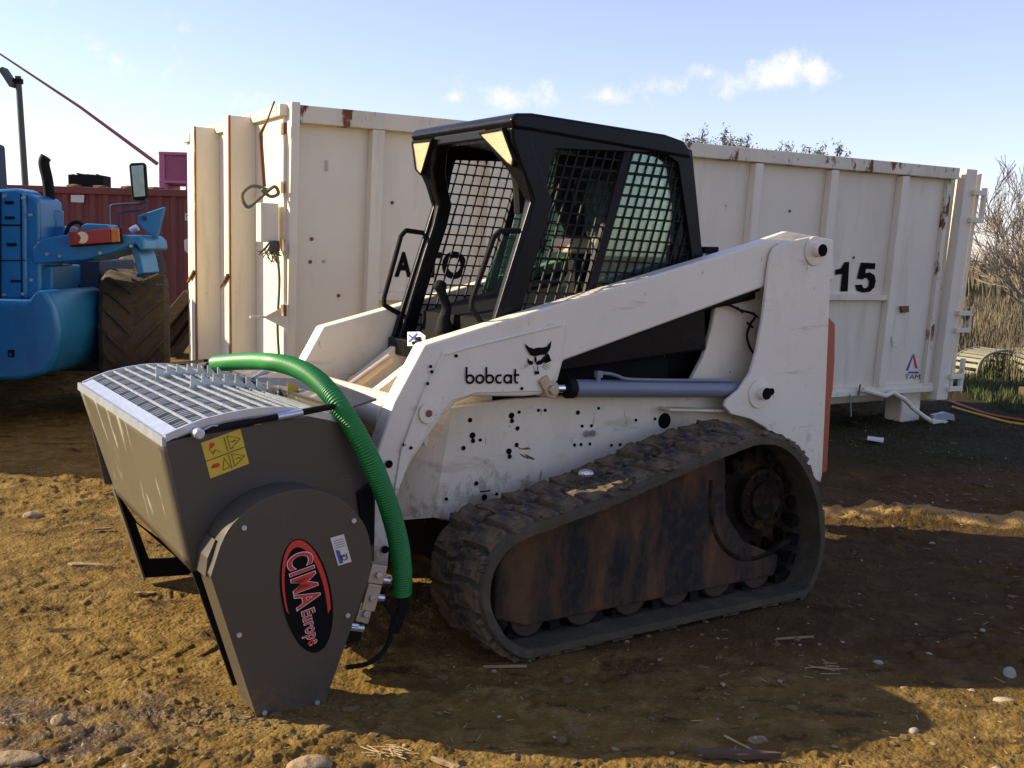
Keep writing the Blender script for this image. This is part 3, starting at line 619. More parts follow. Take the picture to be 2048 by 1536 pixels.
# cat head mark and lettering
cm = MB()
for q in ([(0.241,1.143),(0.261,1.127),(0.283,1.12),(0.304,1.124),(0.326,1.123),(0.348,1.126),(0.371,1.15),(0.367,1.122),(0.356,1.104),(0.341,1.095),(0.32,1.093),(0.291,1.089),(0.271,1.094),(0.258,1.11),(0.247,1.125)],
          [(0.338,1.089),(0.353,1.102),(0.364,1.088),(0.373,1.067),(0.362,1.064),(0.347,1.059),(0.334,1.063),(0.321,1.055),(0.304,1.053),(0.296,1.064),(0.308,1.07),(0.325,1.075)],
          [(0.257,1.086),(0.266,1.073),(0.281,1.07),(0.285,1.061),(0.278,1.054),(0.263,1.058),(0.256,1.071)],
          [(0.291,1.088),(0.299,1.088),(0.301,1.066),(0.29,1.067)],
          [(0.291,1.03),(0.314,1.029),(0.316,1.017),(0.294,1.015)],
          [(0.306,1.051),(0.309,1.051),(0.309,1.031),(0.305,1.031)], [(0.285,1.05),(0.288,1.05),(0.293,1.033),(0.291,1.032)]):
    n_ = len(q); cm.add([(p[0], .3885, p[1]) for p in q], [tuple(range(n_))])
for a_, b_ in ([(0.336,1.058),(0.37,1.048)], [(0.333,1.053),(0.366,1.038)], [(0.328,1.048),(0.352,1.031)], [(0.26,1.052),(0.242,1.047)], [(0.256,1.057),(0.239,1.056)]):
    cm.bar((a_[0], .3885, a_[1]), (b_[0], .3885, b_[1]), .001, .0022, (0,1,0))
cm.build('cat_emblem', 'black', ldr, recalc=False)
def stroke(mb, pts, w, f):
    P = [Vector((x, y)) for x, y in pts]; Lf, Rt = [], []
    for i, p in enumerate(P):
        t = (P[min(i+1, len(P)-1)]-P[max(i-1, 0)]).normalized(); n = Vector((-t.y, t.x))*w/2; Lf.append(p+n); Rt.append(p-n)
    mb.add([f(q.x, q.y) for q in Lf+Rt], [(i, i+1, i+1+len(P), i+len(P)) for i in range(len(P)-1)])
def arc(cx_, cy_, r, a0, a1, n=18, ry=None): return [(cx_+r*math.cos(math.radians(a0+(a1-a0)*i/n)), cy_+(ry or r)*math.sin(math.radians(a0+(a1-a0)*i/n))) for i in range(n+1)]
q = [(-0.03,0.39,0.992),(0.229,0.39,0.982),(-0.03,0.39,1.058)]; f0 = affine(q, 6.35, 1.75); f_ = lambda x, y: f0(x, y)+Vector((0,-.0015,0))
bt = MB(); W_ = .22
def l_b(x): stroke(bt, [(x+.12,1.75),(x+.12,.5)], W_, f_); stroke(bt, arc(x+.52,.5,.40,180,520,24), W_, f_)
l_b(0); stroke(bt, arc(1.62,.5,.40,0,360,24), W_, f_); l_b(2.2); stroke(bt, arc(3.83,.5,.40,55,305,20), W_, f_)
stroke(bt, arc(4.78,.5,.40,0,350,24), W_, f_); stroke(bt, [(5.18,.95),(5.18,0)], W_, f_); stroke(bt, [(5.62,1.55),(5.62,.35)]+arc(5.90,.38,.28,180,290,8), W_, f_); stroke(bt, [(5.45,.92),(6.1,.92)], W_, f_)
bt.build('maker_lettering', 'black', ldr, recalc=False)
wl = MB()
for a_, b_ in ([(-0.115,1.109),(-0.017,1.132)], [(-0.017,1.132),(0.418,1.212)], [(-0.301,0.745),(-0.216,0.948)], [(-0.216,0.948),(-0.124,1.11)], [(0.415,1.032),(0.374,0.942)]):
    p0, p1 = Vector((a_[0], .392, a_[1])), Vector((b_[0], .392, b_[1])); n_ = max(3, int((p1-p0).length/.012))
    wl.tube([p0.lerp(p1, i/n_) for i in range(n_+1)], [.0035+.0012*(i % 2) for i in range(n_+1)], 6)
wl.build('weld_bead', 'white', armn, smooth=True)
# ---- uprights
up = [(1.65,1.572),(1.776,1.596),(1.86,1.61),(1.988,1.6),(2.004,1.31),(2.02,0.821),(2.029,0.446),(2.021,0.409),(1.816,0.515),(1.721,0.62),(1.612,0.712),(1.51,0.759),(1.38,0.791),(1.339,0.83),(1.35,0.857),(1.429,0.904),(1.494,0.977),(1.528,1.081),(1.553,1.219),(1.575,1.449),(1.586,1.518),(1.606,1.55)]
for y0, y1 in ((.375,.395),(1.435,1.455)): MB().prism(up, PB, y0, y1).build('rear_upright', 'white', ldr, bevel=.006)
MB().box((1.93,.40,.5), (1.965,.52,1.56)).build('upright_web', 'white', ldr, bevel=.004)
for q, r in (([(1.883,1.547)][0], .052), ([(1.563,0.881)][0], .050)):
    c_ = q; b_ = MB(); b_.cyl((c_[0]-.01, .366, c_[1]-.005), (c_[0]-.01, .376, c_[1]-.005), r+.018, 32); b_.cyl((c_[0], .335, c_[1]), (c_[0], .372, c_[1]), r*.62, 28)
    b_.build('pivot_boss', 'white', ldr, bevel=.004)
    MB().cyl((c_[0], .330, c_[1]), (c_[0], .337, c_[1]), r*.56, 24).build('pivot_pin', 'hole', ldr)
p = [(1.636,0.882)][0]; MB().cyl((p[0], .371, p[1]), (p[0], .376, p[1]), .017, 16).build('bolt_hole', 'hole', ldr)
# tailgate
tg = [(2.011,1.23),(2.059,1.227),(2.113,1.192),(2.126,1.011),(2.126,0.86),(2.116,0.811),(2.12,0.443),(2.065,0.44)]
MB().prism(tg, PB, .42, 1.40).build('tailgate', 'orange', ldr, bevel=.01)
MB().box((1.70,.54,.45), (1.98,1.29,1.48)).build('engine_cover', 'body', ldr, bevel=.02)
# ---- lift cylinder
a_, b_ = [(0.377,0.951),(1.562,0.888)]
P0 = Vector((a_[0], .44, a_[1])); P1 = Vector((b_[0], .44, b_[1])); D_ = P1-P0
lc = MB().cyl(P0+D_*.11, P1, .038, 32).build('cylinder_barrel', 'cyl', ldr, bevel=.004)
MB().cyl(P0+D_*.095, P0+D_*.125, .043, 32).build('cylinder_gland', 'rubber', ldr, bevel=.003)
MB().cyl(P0, P0+D_*.11, .019, 20).build('cylinder_rod', 'chrome', ldr)
e = MB(); e.cyl(P0+Vector((0,-.06,0)), P0+Vector((0,.05,0)), .036, 24); e.cyl(P0+Vector((0,-.075,0)), P0+Vector((0,-.055,0)), .022, 6)
e.obox(P0+Vector((-.035,-.055,.03)), Vector((.02,0,.012)), Vector((0,.008,0)), Vector((-.012,0,.02))); e.build('rod_end_pin', 'brass', ldr, bevel=.004)
pp = [(0.639,0.42,0.975),(0.641,0.42,1),(0.689,0.42,1.001),(0.744,0.42,0.988),(0.799,0.42,0.972),(0.983,0.42,0.96),(1.221,0.42,0.948),(1.425,0.42,0.939)]
pi_ = MB().tube(smoothpath(pp, 4), .0075, 8); pi_.obox(pp[1], (.014,0,0), (0,.012,0), (0,0,.014)); pi_.cyl(Vector(pp[0])-Vector((0,0,.02)), Vector(pp[1]), .011, 8); pi_.build('cylinder_pipe', 'cyl', ldr, smooth=True)
cb = [(1.309,0.47,1.271),(1.418,0.47,1.284),(1.5,0.47,1.26),(1.6,0.47,1.236),(1.57,0.47,1.189),(1.554,0.47,1.138),(1.578,0.47,1.083),(1.621,0.47,1.041)]
MB().tube(smoothpath(cb, 5), .006, 6).build('cable', 'rubber', ldr, smooth=True)
ct = MB()
for i in (2, 3, 4): ct.bar(Vector(cb[i])+Vector((-.02,0,.012)), Vector(cb[i])+Vector((.02,0,-.012)), .008, .008)
ct.build('cable_tie', 'rubber', ldr)

# ---- cab
cabo = [(0.257,2.023),(1.066,1.996),(1.186,1.97),(1.283,1.487),(1.326,1.075),(0.082,0.97),(0.33,1.706),(0.277,1.845)]
cabi = [(0.443,1.92),(1.026,1.945),(1.107,1.908),(1.207,1.53),(1.236,1.324),(0.245,1.118),(0.387,1.673),(0.425,1.859)]
for y0, y1 in ((.50,.53),(1.30,1.33)): MB().ring(cabo, cabi, PB, y0, y1).build('cab_side', 'cab', ldr, bevel=.008)
# roof: bevelled shell
rz = [(.215,2.015),(.24,2.045),(.32,2.052),(1.02,2.025),(1.13,2.005),(1.175,1.96),(1.175,1.93),(.235,1.985)]
MB().prism(rz, PB, .49, 1.34).build('cab_roof', 'cab', ldr, bevel=.02, seg=3)
LV = [(1.99,.222),(1.93,.232),(1.86,.262),(1.78,.305),(1.71,.336),(1.61,.312),(1.48,.266),(1.25,.192),(1.05,.128)]
ow = {1.99:.245,1.93:.205,1.86:.135,1.78:.085,1.71:.068,1.61:.066,1.48:.066,1.25:.066,1.05:.066}
for s_ in (0, 1):
    vs = []
    for z, a in LV:
        for yy, aa in ((.495,a),(.495+ow[z],a),(.495+ow[z],a+.07),(.495,a+.10)): vs.append((aa, yy if not s_ else MID-yy, z))
    fs = [(i*4+j, i*4+(j+1) % 4, (i+1)*4+(j+1) % 4, (i+1)*4+j) for i in range(len(LV)-1) for j in range(4)]+[(0,1,2,3), tuple(range(len(vs)-4, len(vs)))]
    mb = MB(); mb.add(vs, fs); mb.build('front_pillar', 'cab', ldr, bevel=.012, seg=3, ang=25)
MB().box((.225,.70,1.955), (.30,1.13,2.0)).build('front_header', 'cab', ldr, bevel=.01)
MB().box((.10,.52,1.02), (.20,1.31,1.10)).build('door_sill', 'cab', ldr, bevel=.01)
MB().box((1.12,.52,1.45), (1.16,1.31,1.55)).build('rear_window_sill', 'cab', ldr)
rw_ = MB(); rw_.box((1.13,.52,1.85), (1.16,1.31,1.98)); rw_.box((1.14,.52,1.5), (1.17,.60,1.9)); rw_.box((1.14,1.23,1.5), (1.17,1.31,1.9)); rw_.build('rear_window_frame', 'cab', ldr)
MB().box((1.148,.60,1.55), (1.153,1.23,1.85)).build('rear_window', 'glass', ldr)
# headlights let into the gusset corners
def on_front(y, z, d=0):
    for (z1, a1), (z0, a0) in zip(LV, LV[1:]):
        if z0 <= z <= z1: return (a0+(a1-a0)*(z-z0)/(z1-z0)-d, y, z)
    return (LV[0][1]-d, y, z)
for s_ in (0, 1):
    tri = [(.705,1.975),(.54,1.978),(.512,1.868),(.535,1.845),(.56,1.858)]
    tri = [(y if not s_ else MID-y, z) for y, z in tri]
    c_ = Vector((sum(p[0] for p in tri)/5, sum(p[1] for p in tri)/5))
    big = [(c_.x+(y-c_.x)*1.16, c_.y+(z-c_.y)*1.13) for y, z in tri]
    vs = [on_front(*p, .006) for p in big]+[on_front(*p, -.02) for p in big]; n_ = 5
    mb = MB(); mb.ring(big, tri, lambda p, t: on_front(p[0], p[1], t), -.01, .022); rim = mb.build('headlight_rim', 'rubber', ldr, bevel=.003)
    mb = MB(); mb.add([on_front(*p, .017) for p in tri]+[on_front(*p, -.01) for p in tri], [tuple(range(5)), tuple(range(5,10))[::-1]]+[(i,(i+1)%5,(i+1)%5+5,i+5) for i in range(5)]); mb.build('headlight', 'lens', ldr)
# welded guard mesh in both sides
def guard(y, name):
    P = [Vector((p[0], p[1])) for p in cabi]; du = Vector((.31, 1)).normalized(); mb = MB()
    def clip(o, d):
        t0, t1 = None, None; ts = []
        for i in range(len(P)):
            a, b = P[i], P[(i+1) % len(P)]; e_ = b-a; den = d.x*e_.y-d.y*e_.x
            if abs(den) < 1e-9: continue
            t = ((a.x-o.x)*e_.y-(a.y-o.y)*e_.x)/den; u = ((a.x-o.x)*d.y-(a.y-o.y)*d.x)/den
            if 0 <= u <= 1: ts.append(t)
        return (min(ts), max(ts)) if len(ts) >= 2 else None
    n = 0; x = -.35
    while x < 1.3:
        o = Vector((x, 1.1)); c_ = clip(o, du)
        if c_: a, b = o+du*c_[0], o+du*c_[1]; mb.bar((a.x, y, a.y), (b.x, y, b.y), .007, .0075, (0,1,0))
        x += .0475
    z = 1.06
    while z < 2:
        o = Vector((0, z)); d = Vector((1, -.02)).normalized(); c_ = clip(o, d)
        if c_: a, b = o+d*c_[0], o+d*c_[1]; mb.bar((a.x, y+.005, a.y), (b.x, y+.005, b.y), .007, .008, (0,1,0))
        z += .0475
    return mb.build(name, 'mesh', ldr)
guard(.517, 'side_guard_mesh'); guard(1.313, 'side_guard_mesh')
pb = [(0.813,1.952),(0.851,1.953),(0.641,1.221),(0.596,1.222)]
for y0, y1 in ((.508,.54),(1.29,1.322)): MB().prism(pb, PB, y0, y1).build('window_post', 'mesh', ldr)
gl = [(0.853,1.949),(1.144,1.913),(1.279,1.303),(1.284,1.073),(0.607,1.091),(0.653,1.262)]
for y0 in (.545, 1.28): MB().prism(gl, PB, y0, y0+.005).build('side_window', 'glass', ldr)
gl = [(.20,1.08),(.50,1.08),(.46,1.50),(.37,1.74)]; gl = [(.30,1.08),(.62,1.08),(.60,1.52),(.50,1.52)]
MB().prism([(0.697,1.58),(0.858,1.585),(0.992,1.216),(0.524,1.172)], PB, 1.27, 1.275).build('side_window', 'glass', ldr)
# grab handles
for y, q in ((.50, [(0.278,1.585),(0.183,1.581),(0.155,1.557),(0.06,1.308),(0.058,1.277),(0.118,1.205)]), (1.33, [(0.294,1.577),(0.199,1.586),(0.174,1.56),(0.091,1.275),(0.091,1.243),(0.182,1.196)])):
    q = [Vector((p[0], y, p[1])) for p in q]; w = []
    for i in range(len(q)-1): w += [q[i].lerp(q[i+1], t) for t in (0, .15, .5, .85)]
    w.append(q[-1]); MB().tube(w, .0115, 8).build('grab_handle', 'rubber', ldr, smooth=True)
# inside: seat, levers, head rest, belts, bag
st = MB(); st.box((.60,.70,1.10), (1.02,1.13,1.20)); st.build('seat', 'seat', ldr, bevel=.04, seg=3)
st = MB(); st.prism([(.92,1.18),(1.04,1.17),(1.10,1.56),(1.03,1.62),(.97,1.58)], PB, .72, 1.11); st.build('backrest', 'seat', ldr, bevel=.04, seg=3)
st = MB(); st.tube(smoothpath([(.46,.62,1.5),(.5,.62,1.72),(.7,.63,1.93)], 5), .02, 8); st.tube(smoothpath([(.80,.9,1.93),(.76,.88,1.75),(.86,.86,1.5),(.78,.86,1.3)], 6), .045, 8); st.build('restraint_bar', 'dark', ldr, smooth=True)
MB().box((.68,.66,1.18), (.72,.72,1.48)).build('arm_post', 'dark', ldr, bevel=.01)
MB().box((.74,.78,1.50), (.86,.92,1.57)).build('belt_reel', 'brass', ldr, bevel=.01)
MB().blob((.84,.74,1.24), .13, 12, 3, .35, (.9,.7,1)).build('silver_bag', 'silver', ldr)
MB().tube(smoothpath([(.33,.68,1.93),(.37,.66,1.80),(.38,.65,1.66)], 5), .028, 8).build('air_duct', 'rubber', ldr, smooth=True)
lv = [(0.196,0.95,1.143),(0.192,0.95,1.198),(0.204,0.95,1.252),(0.18,0.95,1.311),(0.169,0.95,1.346)]
j = MB(); j.tube(smoothpath(lv, 4), [.045,.045,.04,.035,.03,.026,.024,.022,.022,.021,.02,.02,.021,.022,.024,.026,.024][:17], 10); j.blob(lv[-1], .030, 3, 2, .12, (1,1,.9)); j.build('control_lever', 'rubber', ldr, smooth=True)
MB().box((.17,.60,.98), (.6,1.25,1.10)).build('cab_floor', 'dark', ldr, bevel=.01)
fd = MB(); q = [(0.02,0.96,1.088),(0.02,0.804,1.101),(0.02,0.962,1.148)]; f_ = affine(q, 1, 1); fd.add([f_(0,0),f_(1,0),f_(1,.7),f_(.7,1),f_(0,1)], [(0,1,2,3,4)])
d_ = fd.build('warning_label', 'whitep', ldr, recalc=False); m_ = d_.modifiers.new('s','SOLIDIFY'); m_.thickness = .003
fd = MB(); fd.bar(f_(.1,.8,.004), f_(.75,.2,.004), .001, .008); fd.bar(f_(.1,.3,.004), f_(.6,.9,.004), .001, .006); fd.build('warning_mark', 'bluep', ldr)
fd = MB(); fd.bar(f_(.3,.2,.004), f_(.9,.3,.004), .001, .014); fd.bar(f_(.5,.45,.004), f_(.8,.5,.004), .001, .02); fd.build('warning_mark', 'black', ldr)
# lamp bracket behind the cab
lbk = [(1.321,0.55,1.532),(1.406,0.55,1.534),(1.42,0.55,1.507),(1.364,0.55,1.496)]
k = MB(); k.bar(lbk[0], lbk[1], .04, .03); k.build('lamp_bracket', 'rubber', ldr, bevel=.005)
k = MB(); k.cyl(Vector(lbk[3])+Vector((0,-.03,0)), Vector(lbk[3])+Vector((0,.02,0)), .022, 14); k.build('rear_lamp', 'galv', ldr)

# ------------------------------------------------------------------ concrete-mixing bucket, same axes
mix = thing('mixer_bucket', 'grey concrete mixing bucket with a steel grate lid in front of the loader', 'mixer bucket', (MO[0], MO[1], 0), MR)
NS0, FS0 = .20, 1.62
sideP = [(-1.223,0.887),(-0.614,0.952),(-0.498,0.707),(-0.502,0.357),(-1.142,0.464)]
MB().prism(sideP, PB, .200, .208).build('side_panel', 'grey', mix, bevel=.002)
MB().prism([(a+.05, z) for a, z in sideP], PB, FS0-.008, FS0).build('side_panel', 'grey', mix, bevel=.002)
nf = [(-1.226,0.2,0.888),(-1.142,0.2,0.464)]; ff = [(-1.185,1.62,0.892),(-1.044,1.62,0.42)]
fp = MB(); gv = []
for i in range(13):
    for j_ in range(13):
        u_, v_ = i/12, j_/12; A_, B_ = Vector(nf[0]).lerp(Vector(nf[1]), v_), Vector(ff[0]).lerp(Vector(ff[1]), v_); gv.append(A_.lerp(B_, u_))
fp.add(gv, [(i*13+j_, i*13+j_+1, (i+1)*13+j_+1, (i+1)*13+j_) for i in range(12) for j_ in range(12)])
fo = fp.build('front_panel', 'greyfront', mix, recalc=False, smooth=True); s_ = fo.modifiers.new('s','SOLIDIFY'); s_.thickness = .008; s_.offset = 0
# folded top lip and corner flap
fl = [(-1.211,1.62,0.914),(-1.161,1.62,0.906),(-1.122,1.62,0.829)]
g = MB(); g.bar(nf[0], ff[0], .012, .03); g.build('top_lip', 'galvd', mix)
# drum below
dr = MB(); ca_, cz_ = -.74, .46
pd = [(ca_+.235*math.cos(math.radians(t)), cz_+.235*math.sin(math.radians(t))) for t in range(190, 361, 10)]
dr.prism([(-.52,.72),(-.98,.52)]+pd, PB, .21, FS0-.01); dr.build('mixing_drum', 'grey', mix, bevel=.002)
rp = MB(); rp.add([(-.60,.21,.955),(-.50,.21,.70),(-.50,1.60,.70),(-.60,1.60,.945)], [(0,1,2,3)]); r_ = rp.build('rear_panel', 'grey', mix, recalc=False); s_ = r_.modifiers.new('s','SOLIDIFY'); s_.thickness = .008
rp = MB(); rp.add([(-.62,.30,.93),(-.45,.30,.97),(-.40,1.45,1.0),(-.56,1.58,.95)], [(0,1,2,3)]); 
r_ = rp.build('rear_guard_plate', 'greyfront', mix, recalc=False); s_ = r_.modifiers.new('s','SOLIDIFY'); s_.thickness = .008
MB().prism([(-0.575,0.663),(-0.516,0.698),(-0.508,0.478),(-0.535,0.454),(-0.559,0.564)], PB, .185, .20).build('rear_bracket', 'dark', mix, bevel=.003)
# feet
ftp = [(-1.052,0.443),(-0.931,0.021),(-0.734,0.006),(-0.685,0.034),(-0.97,0.289)]; fti = [(-0.962,0.275),(-0.908,0.105),(-0.816,0.096),(-0.789,0.097),(-0.945,0.259)]
MB().ring(ftp, fti, PB, FS0, FS0+.012).build('foot_bracket', 'dark', mix)
e_ = MB(); e_.bar((ftp[0][0]-.004, FS0-.01, ftp[0][1]), (ftp[1][0]-.004, FS0-.01, ftp[1][1]), .05, .008, (1,0,0)); e_.build('foot_flange', 'greyfront', mix)
n2 = [(-1.117,0.433),(-1.096,0.417),(-0.971,0.004),(-0.985,0.001)]
MB().prism([(-1.13,.47),(-1.08,.47),(-.93,.02),(-.985,.02)], PB, .28, .292).build('foot_bracket', 'dark', mix)
MB().prism([(-1.0,.12),(-.975,.0),(-.80,.0),(-.86,.10)], PB, .2, .212).build('foot_bracket', 'greyfront', mix)
# drive housing on the near end
hz_ = [(-1.127,0.483),(-1.097,0.573),(-1.07,0.625),(-1.023,0.667),(-0.955,0.706),(-0.857,0.725),(-0.773,0.712),(-0.688,0.668),(-0.61,0.576),(-0.586,0.466),(-0.597,0.388),(-0.649,0.261),(-0.75,-0.01),(-0.983,-0.002)]
bot = hz_[-2:]; hz_[-2] = (hz_[-2][0], 0.0); hz_[-1] = (hz_[-1][0], 0.0)
hs = [Vector((a, z, 0)) for a, z in hz_]
arcp = [(p.x, p.y) for p in smoothpath(hs[1:11], 5)]; outl = [hz_[0]]+arcp+hz_[11:]
MB().prism(outl, PB, .062, .198).build('drive_housing', 'grey', mix, bevel=.004)
MB().prism([( -.86+(a+.86)*1.012, .45+(z-.45)*1.012) for a, z in outl], PB, .054, .062).build('housing_cover', 'grey', mix, bevel=.0015)
fr_ = [(-1.127,0.483),(-1.097,0.573),(-1.07,0.625),(-1.079,0.639),(-1.161,0.507)]
MB().prism([(-1.132,.47),(-1.125,.53),(-1.10,.585),(-1.085,.50)], PB, .10, .198).build('corner_gusset', 'grey', mix)
holes([(-1.025,0.626),(-0.652,0.605),(-1.043,0.283),(-0.671,0.284),(-0.778,0.003),(-0.96,0.008)], .051, .0085, mix, 'cover_bolt', 'galv', .005, 10)
# oval badge
q = [(-0.856,0.052,0.566),(-0.774,0.052,0.175)]
top = Vector(q[0]); botm = Vector(q[1]); cen = (top+botm)/2; ax = (botm-top); al = ax.length/2; ax.normalize(); pr = Vector((ax.z, 0, -ax.x))
if pr.x < 0: pr = -pr
def ell(ra, rb, n=48, dy=.0525, off=(0,0)): return [cen+ax*(ra*math.cos(2*PI*i/n)+off[0])+pr*(rb*math.sin(2*PI*i/n)+off[1])+Vector((0, dy-cen.y, 0)) for i in range(n)]
em = MB(); em.add(ell(al, al*.425), [tuple(range(48))]); em.build('badge_oval', 'black', mix, recalc=False)
em = MB(); A_ = ell(al*.965, al*.385, dy=.0518, off=(-.004,.0)); B_ = ell(al*.93, al*.335, dy=.0518, off=(.012,-.004))
idx = [i % 48 for i in range(9, 38)]
em.add([A_[i] for i in idx]+[B_[i] for i in idx], [(i, i+1, i+1+len(idx), i+len(idx)) for i in range(len(idx)-1)])
em.build('badge_swoosh', 'red', mix, recalc=False)
t_u = ax; t_v = pr.copy(); nn = Vector((0,-1,0))
for mn, off, nm, hh_ in (('whitep', .010, 'badge_outline', .0018), ('red', .002, 'badge_lettering', .0026)):
    em = MB(); sz = al*.60; base = cen-ax*al*.76-pr*al*.20+Vector((0,.052-cen.y,0))
    sh = pr*(al*.00)
    text_on(em, 'CIMA', base-ax*(off*.25), ax, pr, nn, sz, off*.28+.0010, hh_, al*.92+off*.6, 0, 1.05)
    text_on(em, 'Europe', cen+ax*al*.22-pr*al*.14-ax*(off*.2)+Vector((0,.052-cen.y,0)), ax, pr, nn, sz*.52, off*.22+.0004, hh_, al*.60+off*.5, 0, 1.1)
    em.build(nm, mn, mix, recalc=False)
# plates and stickers
def panel(name, m_, q, poly=None, y=None, par=mix, th=.0015):
    f_ = affine(q, 1, 1); mb = MB(); poly = poly or [(0,0),(1,0),(1,1),(0,1)]
    n_ = len(poly); A1 = [f_(*p) for p in poly]; mb.add([v+Vector((0,-th,0)) for v in A1]+A1, [tuple(range(n_)), tuple(range(n_,2*n_))[::-1]]+[(i,(i+1)%n_,(i+1)%n_+n_,i+n_) for i in range(n_)]); mb.build(name, m_, par); return f_
f_ = panel('rating_plate', 'paper', [(-0.706,0.052,0.459),(-0.658,0.052,0.466),(-0.735,0.052,0.556)])
em = MB(); em.add([f_(x, y)+Vector((0,-.003,0)) for x, y in ((.12,.05),(.38,.05),(.38,.5),(.12,.55))], [(0,1,2,3)]); em.build('plate_print', 'bluep', mix, recalc=False)
em = MB(); text_on(em, 'CE', f_(.78,.12)+Vector((0,-.003,0)), f_(0,1)-f_(0,0), f_(0,0)-f_(1,0), nn, .03, .0006, .001, .022); 
for t in (.62,.70,.78,.86): em.bar(f_(.15,t)+Vector((0,-.003,0)), f_(.85,t)+Vector((0,-.003,0)), .0006, .0016, (0,1,0))
em.build('plate_print', 'black', mix, recalc=False)
f_ = panel('warning_sticker', 'yellow', [(-1.082,0.2,0.759),(-0.955,0.2,0.796),(-1.111,0.2,0.876)])
def S(x, y): return f_(x/100, y/100)+Vector((0,-.0026,0))
em = MB()
def ln_(a, b, w=.0022): em.bar(S(*a), S(*b), .0006, w, (0,1,0))
ln_((0,49),(100,49),.006); ln_((56,4),(56,45),.0035); ln_((56,54),(56,95),.0035)
for tri in (((64,56),(64,94),(94,75)), ((64,8),(64,44),(94,26)), ((34,10),(52,12),(44,40))):
    for i in range(3): ln_(tri[i], tri[(i+1) % 3], .0026)
ln_((70,75),(82,75),.010); ln_((70,26),(84,26),.005); ln_((20,60),(28,70),.006); ln_((28,70),(40,58),.003); ln_((14,78),(22,62),.004); ln_((8,28),(16,28),.004)
em.build('sticker_print', 'black', mix, recalc=False)
em = MB(); em.add([S(x, y) for x, y in ((16,78),(22,76),(26,82),(30,80),(30,88),(24,92),(18,90))], [tuple(range(7))]); em.add([S(x, y) for x, y in ((10,24),(26,22),(32,28),(26,34),(12,34))], [tuple(range(5))]); em.build('sticker_print', 'red', mix, recalc=False)
f_ = panel('warning_sticker', 'yellow', [(-0.606,0.75,0.936),(-0.561,0.75,0.918),(-0.608,0.75,0.986)])
# valve block low behind the housing
vb = [(-0.522,0.16,0.38),(-0.546,0.16,0.302),(-0.57,0.16,0.249)]
v = MB(); v.obox(Vector(vb[0]), (.030,0,-.008), (0,.03,0), (.010,0,.032)); v.obox(Vector(vb[1]), (.026,0,-.008), (0,.035,0), (.014,0,.045)); v.obox(Vector(vb[2]), (.024,0,-.01), (0,.03,0), (.010,0,.032)); v.build('valve_block', 'brass', mix, bevel=.004)
v = MB()
for q in vb: v.cyl(Vector(q)+Vector((0,-.045,0)), Vector(q)+Vector((0,-.03,0)), .012, 6)
for q, d in (((745,1175),.06), ((735,1215),.06), ((715,1255),.04), ((765,1140),.04)):
    pass
for q in [(-0.482,0.16,0.347),(-0.503,0.16,0.287),(-0.581,0.16,0.191),(-0.527,0.16,0.395),(-0.602,0.16,0.204)]: v.cyl(Vector(q)+Vector((-.03,0,.008)), Vector(q)+Vector((.02,0,-.006)), .013, 8)
v.build('hydraulic_fitting', 'galv', mix, bevel=.002)
hp = [(-0.467,0.2,0.26),(-0.426,0.2,0.189),(-0.445,0.2,0.09),(-0.514,0.2,0.038),(-0.61,0.2,0.038)]
MB().tube(smoothpath(hp, 6), .009, 8).build('hydraulic_hose', 'rubber', mix, smooth=True)
MB().box((-.70,.24,.10), (-.52,.40,.55)).build('hydraulic_motor', 'dark', mix, bevel=.02)
MB().prism([(-.62,.70),(-.42,.66),(-.36,.30),(-.48,.08),(-.62,.2)], PB, .42, .52).build('quick_hitch', 'dark', mix, bevel=.01)
MB().prism([(-.62,.70),(-.42,.66),(-.36,.30),(-.48,.08),(-.62,.2)], PB, 1.31, 1.41).build('quick_hitch', 'dark', mix, bevel=.01)
# gas strut
g0, g1 = [Vector(p) for p in [(-1.115,0.185,0.915),(-0.667,0.185,0.97)]]
MB().cyl(g0.lerp(g1,.12), g0.lerp(g1,.62), .010, 14).build('gas_strut', 'rubber', mix)
MB().cyl(g0.lerp(g1,.56), g0.lerp(g1,.75), .0125, 14).build('strut_sleeve', 'galv', mix)
MB().cyl(g0.lerp(g1,.75), g1, .011, 14).build('gas_strut', 'rubber', mix)
w = MB(); w.tube([g0, g0.lerp(g1,.08)+Vector((0,0,.012)), g0.lerp(g1,.2)], .003, 6); w.build('strut_wire', 'galv', mix)
MB().cyl(g0+Vector((-.012,-.03,-.004)), g0+Vector((-.012,.02,-.004)), .017, 18).build('strut_pin', 'galv', mix, bevel=.005)
# hinged grate lid: arched side frames, cross bars, thin slats, tooth blades
ZC = [(-1.222,.905),(-1.12,.943),(-1.02,.962),(-.93,.972),(-.84,.970),(-.75,.957),(-.66,.935),(-.60,.912)]
def gz_(a):
    for (a0, z0), (a1, z1) in zip(ZC, ZC[1:]):
        if a <= a1: t = (a-a0)/(a1-a0); return z0+(z1-z0)*max(0, t)
    return ZC[-1][1]
def skew(a, y): return a+.050*(y-.2)/1.42*(1-min(1, max(0, (a+1.22)/.6)))          # the lid sits a little askew on the far side
def strip(mb, a_list, y, h, w, dz=0):
    top = [Vector((skew(a, y), y, gz_(a)+dz)) for a in a_list]; n_ = len(top)
    vs = [p+Vector((0,-w/2,0)) for p in top]+[p+Vector((0,w/2,0)) for p in top]+[p+Vector((0,w/2,-h)) for p in top]+[p+Vector((0,-w/2,-h)) for p in top]
    fs = []
    for i in range(n_-1):
        for k in range(4): fs.append((k*n_+i, k*n_+i+1, ((k+1)%4)*n_+i+1, ((k+1)%4)*n_+i))
    fs += [(0,n_,2*n_,3*n_), (n_-1,2*n_-1,3*n_-1,4*n_-1)]; mb.add(vs, fs)
AL = [-1.222+.622*i/16 for i in range(17)]
